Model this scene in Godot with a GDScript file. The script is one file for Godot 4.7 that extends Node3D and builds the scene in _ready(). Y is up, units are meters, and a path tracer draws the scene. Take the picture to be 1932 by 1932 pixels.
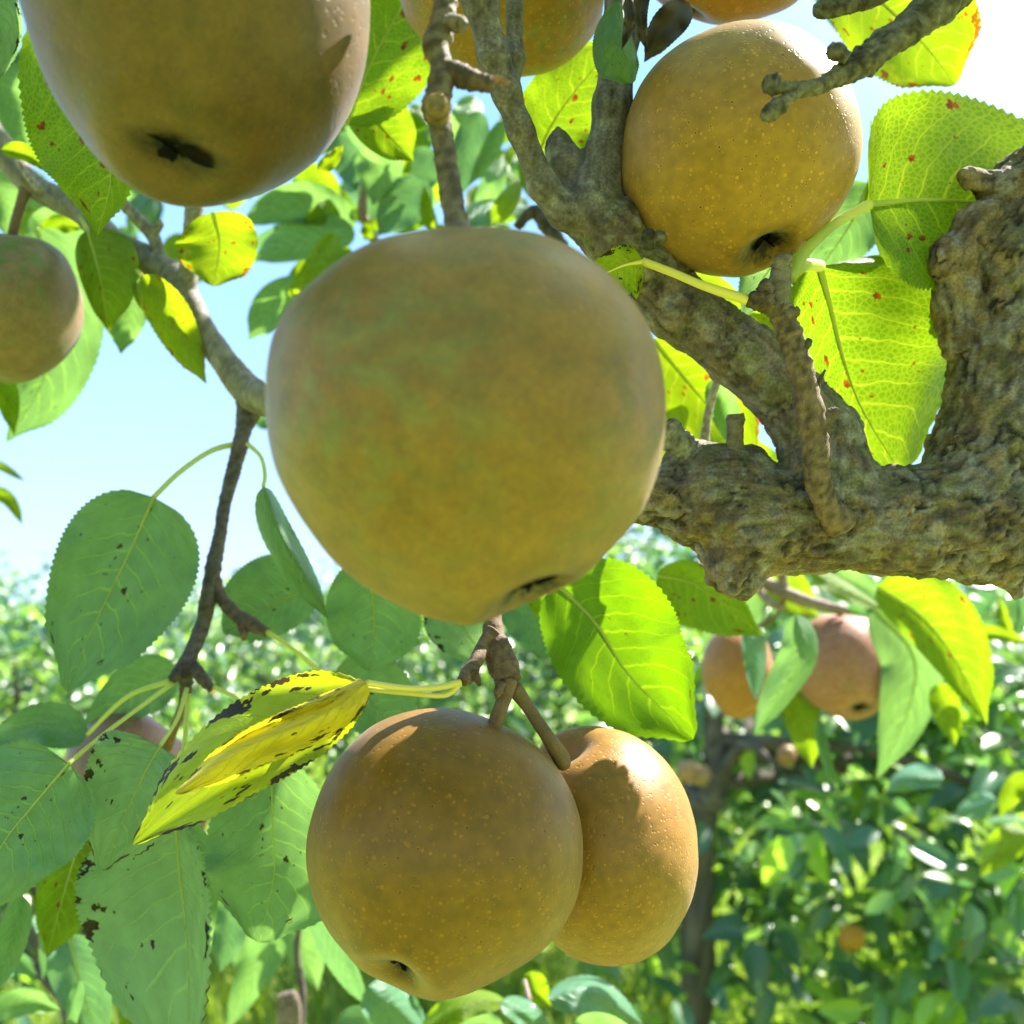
extends Node3D
# An orchard: russet pears hanging among leaves, looked up at against the light.
# Positions are given as (column, row, distance) of a 1932-pixel square view and turned into metres by P().

const SIDE := 966.0
var F := 0.0                      # pixels per unit of slope
var cam: Camera3D
var C := Transform3D()
var sun_dir := Vector3.ZERO       # towards the sun
var rng := RandomNumberGenerator.new()
var names := {}
var M := {}                       # materials
var near_tree: Node3D
var fn := FastNoiseLite.new()     # broad noise
var fd := FastNoiseLite.new()     # fine noise
var fr := FastNoiseLite.new()     # ridged noise


func lin(r: float, g: float, b: float) -> Color:
	return Color(r, g, b).linear_to_srgb()


func P(x: float, y: float, d: float) -> Vector3:
	return C * Vector3((x - SIDE) / F * d, -(y - SIDE) / F * d, -d)


func px(r: float, d: float) -> float:
	return r * d / F


func numbered(n: String) -> String:
	names[n] = names.get(n, 0) + 1
	return n if names[n] == 1 else "%s_%03d" % [n, names[n] - 1]


func tag(o: Node3D, label: String, category := "", group := "", kind := "") -> Node3D:
	if label: o.set_meta("label", label)
	if category: o.set_meta("category", category)
	if group: o.set_meta("group", group)
	if kind: o.set_meta("kind", kind)
	return o


func put(called: String, mesh: Mesh, mat: Material, parent: Node = self, at := Vector3.ZERO) -> MeshInstance3D:
	var o := MeshInstance3D.new()
	o.name = numbered(called)
	o.mesh = mesh
	o.material_override = mat
	o.position = at
	parent.add_child(o, true)
	return o


# ---------------------------------------------------------------- meshes
func grid(p: Array[PackedVector3Array], uv: Array[PackedVector2Array], tint: Array[PackedColorArray], wrap := false) -> ArrayMesh:
	var rows := p.size()
	var cols := p[0].size()
	var v := PackedVector3Array()
	var t := PackedVector2Array()
	var c := PackedColorArray()
	for i in rows:
		v.append_array(p[i])
		t.append_array(uv[i])
		if tint.size(): c.append_array(tint[i])
	var n := PackedVector3Array()
	n.resize(v.size())
	var idx := PackedInt32Array()
	for i in rows - 1:
		for j in cols - 1:
			var a := i * cols + j
			var b := a + 1
			var d := a + cols
			var e := d + 1
			var f := (v[e] - v[a]).cross(v[d] - v[b])
			n[a] += f; n[b] += f; n[d] += f; n[e] += f
			idx.append_array([a, e, b, a, d, e])
	if wrap:
		for i in rows:
			var a := i * cols
			var b := a + cols - 1
			n[a] += n[b]; n[b] = n[a]
	for i in n.size():
		n[i] = n[i].normalized() if n[i].length() > 1e-20 else Vector3.UP
	# the two ends of a closed surface share one normal
	if wrap:
		for i in [0, rows - 1]:
			if p[i][0].distance_to(p[i][cols / 2]) < 1e-6:
				var s := Vector3.ZERO
				var k := 1 if i == 0 else rows - 2
				for j in cols: s += n[k * cols + j]
				for j in cols: n[i * cols + j] = s.normalized()
	var arr := []
	arr.resize(Mesh.ARRAY_MAX)
	arr[Mesh.ARRAY_VERTEX] = v
	arr[Mesh.ARRAY_NORMAL] = n
	arr[Mesh.ARRAY_TEX_UV] = t
	if c.size(): arr[Mesh.ARRAY_COLOR] = c
	arr[Mesh.ARRAY_INDEX] = idx
	var m := ArrayMesh.new()
	m.add_surface_from_arrays(Mesh.PRIMITIVE_TRIANGLES, arr)
	return m


func spline(pts: Array, t: float) -> Vector3:     # Catmull-Rom through Vector3 points, t in 0..1
	var n := pts.size() - 1
	var f := clampf(t, 0, 1) * n
	var i := mini(int(f), n - 1)
	f -= i
	var b: Vector3 = pts[i]
	var c: Vector3 = pts[i + 1]
	var a: Vector3 = pts[i - 1] if i > 0 else b * 2 - c
	var d: Vector3 = pts[i + 2] if i + 2 <= n else c * 2 - b
	return 0.5 * (2 * b + (c - a) * f + (2 * a - 5 * b + 4 * c - d) * f * f + (3 * b - a - 3 * c + d) * f * f * f)


# A limb or stalk swept through world points q with a radius at each; bump: uneven share of the radius.
func tube(q: Array, r: Array, around := 10, steps := 0, bump := 0.0, freq := 90.0, tint = null, ring := 0.0, flat := 1.0) -> ArrayMesh:
	if steps == 0: steps = (q.size() - 1) * 6
	var rows: Array[PackedVector3Array] = []
	var uvs: Array[PackedVector2Array] = []
	var cols: Array[PackedColorArray] = []
	var side := Vector3.ZERO
	var run := 0.0
	var last: Vector3 = q[0]
	for i in steps + 3:
		var k := clampf(float(i - 1) / steps, 0, 1)
		var o := spline(q, k)
		var ahead := (spline(q, minf(k + 0.01, 1)) - spline(q, maxf(k - 0.01, 0))).normalized()
		if side == Vector3.ZERO:
			side = ahead.cross(C.basis.z)
			if side.length() < 0.1: side = ahead.cross(C.basis.x)
		side = (side - ahead * side.dot(ahead)).normalized()
		var up := ahead.cross(side)
		run += o.distance_to(last)
		last = o
		var g := k * (r.size() - 1)
		var gi := mini(int(g), r.size() - 2)
		var rad: float = lerpf(r[gi], r[gi + 1], smoothstep(0.0, 1.0, g - gi))
		if i == 0 or i == steps + 2: rad = rad * 0.02
		if ring > 0 and i > 0: rad *= 1.0 + ring * maxf(0.0, fn.get_noise_1d(run * 9000.0)) + ring * 0.5 * fd.get_noise_1d(run * 9000.0)
		var pr := PackedVector3Array()
		var ur := PackedVector2Array()
		var cr := PackedColorArray()
		for j in around + 1:
			var a := TAU * (j % around) / around
			var dir := side * cos(a) + up * sin(a) * flat
			var b := 1.0
			var w := o + dir * rad
			if bump > 0:
				b += bump * (fn.get_noise_3dv(w * freq * 10) + 0.6 * fd.get_noise_3dv(w * freq * 20))
			w = o + dir * rad * b
			pr.append(w)
			ur.append(Vector2(float(j) / around, run * 20.0))
			if tint != null: cr.append(tint.call(w, b))
		rows.append(pr)
		uvs.append(ur)
		if tint != null: cols.append(cr)
	return grid(rows, uvs, cols, true)


func path(a: Array) -> Array:                      # [[x, y, d], ...] to world points
	var q := []
	for k in a: q.append(P(k[0], k[1], k[2]))
	return q


func radii(a: Array) -> Array:                     # fourth entries, pixels to metres
	var q := []
	for k in a: q.append(px(k[3], k[2]))
	return q


func shifted(m: ArrayMesh, by: Vector3) -> ArrayMesh:
	var arr := m.surface_get_arrays(0)
	var v: PackedVector3Array = arr[Mesh.ARRAY_VERTEX]
	for i in v.size(): v[i] -= by
	arr[Mesh.ARRAY_VERTEX] = v
	var o := ArrayMesh.new()
	o.add_surface_from_arrays(Mesh.PRIMITIVE_TRIANGLES, arr)
	return o


# ---------------------------------------------------------------- materials
func noise_image(size: int, freq: float, kind: int, ridged := false, octaves := 4, seed_ := 1) -> Image:
	var n := FastNoiseLite.new()
	n.seed = seed_
	n.noise_type = kind as FastNoiseLite.NoiseType
	n.frequency = freq
	n.fractal_octaves = octaves
	n.fractal_type = FastNoiseLite.FRACTAL_RIDGED if ridged else FastNoiseLite.FRACTAL_FBM
	return n.get_seamless_image(size, size)


func cells(size: int, freq: float, seed_: int) -> Image:
	var n := FastNoiseLite.new()
	n.seed = seed_
	n.noise_type = FastNoiseLite.TYPE_CELLULAR
	n.frequency = freq
	n.fractal_type = FastNoiseLite.FRACTAL_NONE
	n.cellular_return_type = FastNoiseLite.RETURN_DISTANCE2_SUB
	n.cellular_jitter = 0.9
	return n.get_image(size, size, false, false, false)


func tex(im: Image) -> ImageTexture:
	im.generate_mipmaps()
	return ImageTexture.create_from_image(im)


# A leaf's skin: u runs from stalk to tip, v across, the midrib at v = 0.5. spots: [share, colour], scorch: how far browning creeps in from the edge.
func leaf_image(seed_: int, lamina: Color, vein: Color, fine: float, spot_count: int, spot: Color, big: float, scorch: float, blush: Color, blush_share: float) -> Array:
	var size := 512
	var r := RandomNumberGenerator.new()
	r.seed = seed_
	var net := cells(size, 0.075, seed_)
	var net2 := cells(size, 0.17, seed_ + 5)
	var n := FastNoiseLite.new()
	n.seed = seed_
	n.frequency = 0.012
	var color := Image.create(size, size, false, Image.FORMAT_RGBA8)
	var high := Image.create(size, size, false, Image.FORMAT_L8)
	for y in size:
		var s := absf((y + 0.5) / size - 0.5) * 2.0
		var side := 0.0 if y < size / 2 else 0.45
		for x in size:
			var u := (x + 0.5) / size
			var w := n.get_noise_2d(x, y)
			var q := (u - 0.17 * s - 0.13 * s * s) * 9.0 + side + w * 0.2
			var near := absf(q - roundf(q))
			var v := clampf(1.15 - near / (0.085 * (1.12 - s)), 0, 1)
			v = maxf(v, clampf(1.0 - s / (0.028 * (1.25 - u)), 0, 1))
			v = maxf(v, fine * clampf(1.0 - net.get_pixel(x, y).r * 4.5, 0, 1) * 0.6)
			v = maxf(v, fine * clampf(1.0 - net2.get_pixel(x, y).r * 3.5, 0, 1) * 0.3)
			var base := lamina * (1.0 + 0.22 * w)
			var bl := clampf((n.get_noise_2d(x * 0.6 + 900, y * 0.6) + s * 0.5 - 1.0 + blush_share) * 3.0, 0, 1)
			base = base.lerp(blush, bl)
			var c := base.lerp(vein, v)
			if scorch > 0:
				var edge := s + 0.25 * maxf(0, u - 0.85) / 0.15
				var e := edge + 0.55 * (n.get_noise_2d(x * 0.9, y * 1.1 + 300) * 1.3 + 0.35 * n.get_noise_2d(x * 3.0, y * 3.0))
				if e > 1.12 - scorch: c = spot * (0.8 + 0.5 * w)
			color.set_pixel(x, y, c.linear_to_srgb())
			high.set_pixel(x, y, Color.WHITE * (0.5 - 0.5 * v + 0.2 * w))
	for k in spot_count:
		var cx := r.randf_range(0.06, 0.94) * size
		var cy := r.randf_range(0.05, 0.95) * size
		var rad := r.randf_range(2.0, 5.0) if r.randf() < 0.7 else r.randf_range(5.0, 13.0) * big
		var ph := r.randf() * 9.0
		var la := r.randf_range(0.05, 0.35)
		var lb := r.randf_range(0.0, 0.2)
		for y in range(maxi(0, int(cy - rad * 1.6)), mini(size, int(cy + rad * 1.6))):
			for x in range(maxi(0, int(cx - rad * 1.6)), mini(size, int(cx + rad * 1.6))):
				var d := Vector2(x - cx, y - cy)
				var a := d.angle()
				var lim := rad * (1.0 + la * sin(a * 2 + ph) + lb * sin(a * 3 - ph * 3) + 0.12 * sin(a * 5 - ph * 2) + 0.1 * sin(a * 8 + ph * 5))
				var k2 := clampf((lim - d.length()) / 1.5, 0, 1)
				if k2 > 0: color.set_pixel(x, y, color.get_pixel(x, y).lerp((spot * (0.85 + 0.3 * sin(a + ph))).linear_to_srgb(), k2))
	return [tex(color), tex(high)]


func leaf_mat(maps: Array, through: float, rough: float, tint := Color.WHITE) -> StandardMaterial3D:
	var m := StandardMaterial3D.new()
	m.albedo_texture = maps[0]
	m.albedo_color = tint
	m.roughness = rough
	m.metallic_specular = 0.5
	m.cull_mode = BaseMaterial3D.CULL_DISABLED
	m.backlight_enabled = true
	m.backlight = Color(through * 2.0, through * 2.0, through * 0.9).linear_to_srgb()
	m.heightmap_enabled = true
	m.heightmap_texture = maps[1]
	m.heightmap_scale = 0.1
	m.texture_repeat = false
	return m


func plain(c: Color, rough: float, spec := 0.5) -> StandardMaterial3D:
	var m := StandardMaterial3D.new()
	m.albedo_color = c.linear_to_srgb()
	m.roughness = rough
	m.metallic_specular = spec
	return m


func bark_mat(scale: float, relief: float, rough := 0.9) -> StandardMaterial3D:
	var m := StandardMaterial3D.new()
	m.vertex_color_use_as_albedo = true
	m.albedo_texture = M.bark_speckle
	m.uv1_triplanar = true
	m.uv1_world_triplanar = true
	m.uv1_scale = Vector3.ONE * scale
	m.roughness = rough
	m.metallic_specular = 0.35
	m.heightmap_enabled = true
	m.heightmap_texture = M.bark_relief
	m.heightmap_scale = relief
	return m


func make_materials() -> void:
	var speck := noise_image(512, 0.05, FastNoiseLite.TYPE_SIMPLEX, false, 5, 3)
	var crack := noise_image(512, 0.012, FastNoiseLite.TYPE_SIMPLEX, true, 5, 8)
	var sp := Image.create(512, 512, false, Image.FORMAT_RGB8)
	var rl := Image.create(512, 512, false, Image.FORMAT_L8)
	for y in 512:
		for x in 512:
			var a := speck.get_pixel(x, y).r
			var b := crack.get_pixel(x, y).r
			var dark := smoothstep(0.82, 0.97, b)
			var l := (0.68 + 0.55 * (a - 0.5) + 0.5 * (speck.get_pixel((x * 3 + 91) % 512, (y * 3 + 17) % 512).r - 0.5) * smoothstep(0.4, 0.65, a)) * (1.0 - 0.8 * dark) + 0.25 * smoothstep(0.62, 0.7, a)
			sp.set_pixel(x, y, (Color(l * 1.03, l, l * 0.94) * 1.15).linear_to_srgb())
			rl.set_pixel(x, y, Color.WHITE * clampf(0.75 + 0.5 * (a - 0.5) - 0.75 * dark, 0, 1))
	M.bark_speckle = tex(sp)
	M.bark_relief = tex(rl)
	M.bark = bark_mat(20.0, 0.09)
	M.twig = bark_mat(60.0, 0.06, 0.7)
	M.rind = bark_mat(45.0, 0.03, 0.62)      # the smoother skin of young limbs

	var green := Color(0.13, 0.255, 0.125)
	var rust := Color(0.20, 0.045, 0.012)
	var black := Color(0.018, 0.013, 0.012)
	var ret := leaf_image(11, Color(0.09, 0.197, 0.002), Color(0.31, 0.39, 0.03), 1.0, 30, rust, 1.15, 0.0, Color(0.5, 0.5, 0.03), 0.0)
	var spotted := leaf_image(23, green * 0.9, Color(0.20, 0.36, 0.11), 0.25, 26, black, 0.8, 0.0, green, 0.0)
	var clean := leaf_image(37, green, Color(0.24, 0.42, 0.11), 0.35, 6, black, 0.6, 0.0, green, 0.0)
	var yellow := leaf_image(51, Color(0.70, 0.56, 0.035), Color(0.74, 0.62, 0.08), 0.2, 16, Color(0.05, 0.028, 0.02), 0.8, 0.10, Color(0.34, 0.48, 0.03), 0.25)
	var olive := leaf_image(64, Color(0.30, 0.38, 0.01), Color(0.38, 0.42, 0.03), 0.3, 20, Color(0.05, 0.028, 0.02), 1.0, 0.13, Color(0.6, 0.52, 0.03), 0.2)
	var blotched := leaf_image(77, Color(0.19, 0.29, 0.004), Color(0.34, 0.40, 0.035), 0.45, 34, Color(0.30, 0.11, 0.01), 1.2, 0.02, Color(0.42, 0.42, 0.01), 0.25)
	M.leaf_lit = leaf_mat(ret, 0.66, 0.45)
	M.leaf_fresh = leaf_mat(leaf_image(105, Color(0.096, 0.20, 0.002), Color(0.2, 0.32, 0.012), 0.35, 7, Color(0.10, 0.06, 0.01), 0.7, 0.0, green, 0.0), 0.66, 0.42)
	M.leaf_spotted = leaf_mat(spotted, 0.5, 0.5)
	M.leaf = leaf_mat(clean, 0.56, 0.46)
	M.leaf_yellow = leaf_mat(yellow, 0.5, 0.5)
	M.leaf_olive = leaf_mat(olive, 0.55, 0.5)
	M.leaf_blotched = leaf_mat(blotched, 0.62, 0.5)
	M.leaf_edge = leaf_mat(leaf_image(91, Color(0.155, 0.275, 0.17), Color(0.23, 0.365, 0.19), 0.3, 12, black, 0.6, 0.012, green, 0.0), 0.56, 0.46)
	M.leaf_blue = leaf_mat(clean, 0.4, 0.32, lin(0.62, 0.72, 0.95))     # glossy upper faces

	M.stalk = plain(Color(0.33, 0.40, 0.10), 0.5)
	M.stalk.backlight_enabled = true
	M.stalk.backlight = lin(0.8, 0.8, 0.3)
	M.stalk_yellow = plain(Color(0.62, 0.52, 0.10), 0.5)
	M.stem = plain(Color(0.15, 0.10, 0.06), 0.6)
	M.sepal = plain(Color(0.007, 0.006, 0.007), 0.9, 0.2)
	M.dead_leaf = plain(Color(0.07, 0.05, 0.045), 0.8)

	# pear skin: raised pale lenticels on a russet ground
	var w := 2048
	var h := 1024
	var skin := Image.create(w / 4, h / 4, false, Image.FORMAT_RGB8)
	var n := FastNoiseLite.new()
	n.seed = 5
	n.frequency = 2.6
	n.fractal_octaves = 5
	for y in h / 4:
		var th := PI * (y + 0.5) / (h / 4)
		for x in w / 4:
			var ph := TAU * (x + 0.5) / (w / 4)
			var l := 0.60 + 0.16 * n.get_noise_3d(sin(th) * cos(ph) * 3.0, cos(th) * 3.0, sin(th) * sin(ph) * 3.0) 
			skin.set_pixel(x, y, Color(l, l, l).linear_to_srgb())
	skin.resize(w, h, Image.INTERPOLATE_CUBIC)
	# a duller skin whose lenticels hardly show
	var dull := Image.create(w / 4, h / 4, false, Image.FORMAT_RGB8)
	n.seed = 15
	for y in h / 4:
		var th := PI * (y + 0.5) / (h / 4)
		for x in w / 4:
			var ph := TAU * (x + 0.5) / (w / 4)
			var q := Vector3(sin(th) * cos(ph), cos(th), sin(th) * sin(ph))
			var l := 0.61 + 0.14 * n.get_noise_3dv(q * 2.0) + 0.14 * n.get_noise_3dv(q * 9.0)
			dull.set_pixel(x, y, Color(l, l * (1.0 + 0.05 * n.get_noise_3dv(q * 4.0)), l).linear_to_srgb())
	dull.resize(w, h, Image.INTERPOLATE_CUBIC)
	var relief := Image.create(w, h, false, Image.FORMAT_L8)
	relief.fill(Color.WHITE * 0.4)
	var r := RandomNumberGenerator.new()
	r.seed = 77
	for k in 5200:
		var cy := acos(r.randf_range(-0.995, 0.995)) / PI * h
		var cx := r.randf() * w
		var th := PI * cy / h
		var ph := TAU * cx / w
		var crowd := n.get_noise_3d(sin(th) * cos(ph) * 1.2 + 7.0, cos(th) * 1.2, sin(th) * sin(ph) * 1.2)
		if r.randf() > 0.8 + 1.1 * crowd: continue
		var stretch := 1.0 / maxf(0.12, sin(th))
		var rad := r.randf_range(1.6, 3.4) if r.randf() < 0.6 else r.randf_range(3.4, 5.6)
		var pale := r.randf_range(0.25, 1.0)
		var dark := r.randf() < 0.22
		for y in range(maxi(0, int(cy - rad - 1)), mini(h, int(cy + rad + 2))):
			for x in range(int(cx - rad * stretch - 1), int(cx + rad * stretch + 2)):
				var d := Vector2((x - cx) / stretch, y - cy).length()
				var k1 := clampf((rad - d) / 1.2, 0, 1)
				if k1 <= 0: continue
				var xx := posmod(x, w)
				var old := skin.get_pixel(xx, y)
				var c := old.lerp(Color(1, 0.97, 0.86), k1 * pale)
				if dark and d < rad * 0.42: c = old.lerp(Color(0.25, 0.2, 0.15), 0.75)
				skin.set_pixel(xx, y, c)
				dull.set_pixel(xx, y, dull.get_pixel(xx, y).lerp(c, 0.3))
				relief.set_pixel(xx, y, Color.WHITE * (0.4 + 0.5 * k1))
	var pear := StandardMaterial3D.new()
	pear.vertex_color_use_as_albedo = true
	pear.albedo_texture = tex(skin)
	pear.roughness = 0.46
	pear.metallic_specular = 0.4
	pear.rim_enabled = true
	pear.rim = 0.12
	pear.rim_tint = 0.0
	pear.heightmap_enabled = true
	pear.heightmap_texture = tex(relief)
	pear.heightmap_scale = 0.02
	M.pear = pear
	M.pear_dull = pear.duplicate()
	M.pear_dull.albedo_texture = tex(dull)


# ---------------------------------------------------------------- pears
# outline: [column, row] round the fruit as seen; the body gets the same depth as its width. calyx / stem: directions (right, up, towards the eye).
func pear(label: String, outline: Array, d: float, calyx: Vector3, stem: Vector3, o := {}) -> Node3D:
	var mid := Vector2.ZERO
	if o.has("mid"):
		mid = Vector2(o.mid[0], o.mid[1])
	else:
		var lo := Vector2(1e9, 1e9)
		var hi := -lo
		for k in outline:
			lo = lo.min(Vector2(k[0], k[1]))
			hi = hi.max(Vector2(k[0], k[1]))
		mid = (lo + hi) / 2
	var centre := P(mid.x, mid.y, d)
	var eye := C.origin
	var back := (eye - centre).normalized()
	var right := C.basis.y.cross(back).normalized()
	var up := back.cross(right)
	var dist := eye.distance_to(centre)
	var polar := []
	for k in outline:
		var ray := (P(k[0], k[1], 1.0) - eye).normalized()
		var w := eye + ray * (dist / -ray.dot(back)) - centre
		var v := Vector2(w.dot(right), w.dot(up))
		var rr := v.length()
		polar.append([v.angle(), rr / sqrt(1.0 + rr * rr / dist / dist)])
	polar.sort_custom(func(a, b): return a[0] < b[0])
	var rad := PackedFloat32Array()
	rad.resize(180)
	for i in 180:
		var a := -PI + TAU * i / 180.0
		var k := 0
		while k < polar.size() and polar[k][0] < a: k += 1
		var p0: Array = polar[(k - 1 + polar.size()) % polar.size()]
		var p1: Array = polar[k % polar.size()]
		var a0: float = p0[0] - (TAU if k == 0 else 0.0)
		var a1: float = p1[0] + (TAU if k == polar.size() else 0.0)
		rad[i] = lerpf(p0[1], p1[1], (a - a0) / maxf(a1 - a0, 1e-5))
	for pass_ in 5:
		var s := rad.duplicate()
		for i in 180: rad[i] = (s[(i + 179) % 180] + 2 * s[i] + s[(i + 1) % 180]) / 4
	var mean := 0.0
	for x in rad: mean += x / 180.0
	var depth: float = o.get("depth", mean)
	calyx = calyx.normalized()
	stem = stem.normalized()
	var ax := calyx.cross(Vector3(0.31, 0.52, 0.79)).normalized()
	var ay := calyx.cross(ax)
	var hole: float = o.get("hole", 0.2)
	var wide: float = o.get("wide", 0.24)
	var tint: Color = o.get("tint", Color(0.30, 0.19, 0.045))
	var moss: Color = o.get("moss", Color(0.25, 0.27, 0.06))
	var mossy: float = o.get("mossy", 0.3)
	var off := Vector3(rng.randf(), rng.randf(), rng.randf()) * 50.0
	var skew: float = o.get("skewed", 0.0)
	var sk: Vector3 = o.get("skew", Vector3(1, 0, 0))
	sk = (sk - calyx * sk.dot(calyx)).normalized()
	var surf := func(n: Vector3) -> Vector3:
		var flat := Vector2(n.x, n.y).length()
		var g := (atan2(n.y, n.x) + PI) / TAU * 180.0
		var gi := int(g)
		var r2 := lerpf(rad[gi % 180], rad[(gi + 1) % 180], g - gi)
		var p := Vector3(n.x * r2, n.y * r2, n.z * depth)
		var ang := n.angle_to(calyx)
		var dip := hole * exp(-pow(ang / wide, 2)) - 0.035 * exp(-pow((ang - wide * 2.0) / (wide * 0.9), 2))
		var ang2 := n.angle_to(stem)
		dip += o.get("cavity", 0.16) * exp(-pow(ang2 / 0.26, 2))
		return p * (1.0 - dip) + n * mean * 0.006 * fn.get_noise_3dv(n * 22.0 + off * 10)
	var rows: Array[PackedVector3Array] = []
	var uvs: Array[PackedVector2Array] = []
	var cols: Array[PackedColorArray] = []
	var nv := 96 if mean * F / d > 100 else 40
	var nu := nv * 4 / 3
	for i in nv + 1:
		var th := PI * pow(float(i) / nv, 1.15)
		var pr := PackedVector3Array()
		var ur := PackedVector2Array()
		var cr := PackedColorArray()
		for j in nu + 1:
			var ph := TAU * (j % nu) / nu
			var n: Vector3 = calyx * cos(th) + (ax * cos(ph) + ay * sin(ph)) * sin(th)
			var l: Vector3 = surf.call(n)
			pr.append(right * l.x + up * l.y + back * l.z)
			ur.append(Vector2(float(j) / nu + off.x, th / PI))
			var k := clampf((fn.get_noise_3dv(n * 26.0 + off * 10) + 0.5 * fd.get_noise_3dv(n * 70.0 + off * 10)) * 1.1 + mossy * 2.0 - 0.5, 0, 1)
			var patch: float = 0.0
			if o.has("green"):        # [direction, width, strength]: an unripe or sooty patch
				patch = o.green[2] * clampf(2.2 * exp(-pow(n.angle_to(o.green[0].normalized()) / o.green[1], 2)) * (0.25 + 1.6 * fd.get_noise_3dv(n * 48.0 + off * 10)), 0, 1)
			var c := tint.lerp(moss, k * 0.8).lerp(o.get("patch", Color(0.15, 0.20, 0.03)), patch)
			if o.get("star", 0.17) > 0:
				var e := n - calyx
				var along := e.dot(sk)
				var across := (e - sk * along).length() * (1.0 + 1.3 * skew)
				var dd: float = Vector2(along / (1.0 + 0.4 * skew), across).length() / (o.get("star", 0.17) * 1.25)
				c = c.lerp(Color(0.016, 0.016, 0.02), 0.95 * smoothstep(1.05, 0.7, dd + 0.8 * fd.get_noise_3dv(n * 150.0 + off * 10)))
				c = c.lerp(c * 0.5, smoothstep(1.9, 1.0, dd + 0.5 * fd.get_noise_3dv(n * 60.0 + off * 10)))
			cr.append(c * 0.9 * (1.0 + 0.12 * fn.get_noise_3dv(n * 40.0 - off * 10)))
		rows.append(pr)
		uvs.append(ur)
		cols.append(cr)
	var root := Node3D.new()
	root.name = numbered("pear")
	root.position = centre
	add_child(root)
	tag(root, label, "pear", o.get("group", "russet pears hanging on the tree"))
	put("flesh", grid(rows, uvs, cols, true), M[o.get("skin", "pear")], root)
	# dried calyx: withered sepals round a dark eye
	var size: float = o.get("star", 0.17) * mean * 0.8
	if size > 0:
		var foot: Vector3 = surf.call(calyx)
		var ska := atan2(sk.dot(ay), sk.dot(ax))
		var parts: Array[PackedVector3Array] = []
		var dummy: Array[PackedVector2Array] = []
		for ring_ in 6:
			var pr := PackedVector3Array()
			var ur := PackedVector2Array()
			for j in 41:
				var a := TAU * (j % 40) / 40.0
				var lobe := lerpf(0.45, 0.8, skew) + lerpf(0.55, 0.3, skew) * pow(absf(cos(a * 2.5 + 0.4)), 1.6)
				var q := ring_ / 5.0
				var rr := size * q * (lobe if ring_ > 2 else 0.55) * (1.0 + 0.35 * sin(a * 2 + 1.0) + 0.22 * sin(a * 7 + off.x) + 0.15 * sin(a * 13 + off.y))
				rr *= 1.0 + skew * cos(2.0 * (a - ska))
				var lift := size * (0.12 + 0.5 * q * q * (0.6 + 0.6 * sin(a * 3 + off.y)))
				var l := foot + (ax * cos(a) + ay * sin(a)) * rr + calyx * lift
				pr.append(right * l.x + up * l.y + back * l.z)
				ur.append(Vector2(q, a))
			parts.append(pr)
			dummy.append(ur)
		put("calyx", grid(parts, dummy, [], true), M.sepal, root)
	if o.has("stalk"):
		var q := path(o.stalk)
		for i in q.size(): q[i] -= centre
		var sr := []
		for k in o.stalk: sr.append(px(k[3], k[2]))
		put("stem", tube(q, sr, 12, 20, 0.1, 120.0, func(w, b): return Color(0.20, 0.125, 0.07) * (0.8 + 0.8 * (b - 0.95) * 4.0)), M.twig, root)
	return root


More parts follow.
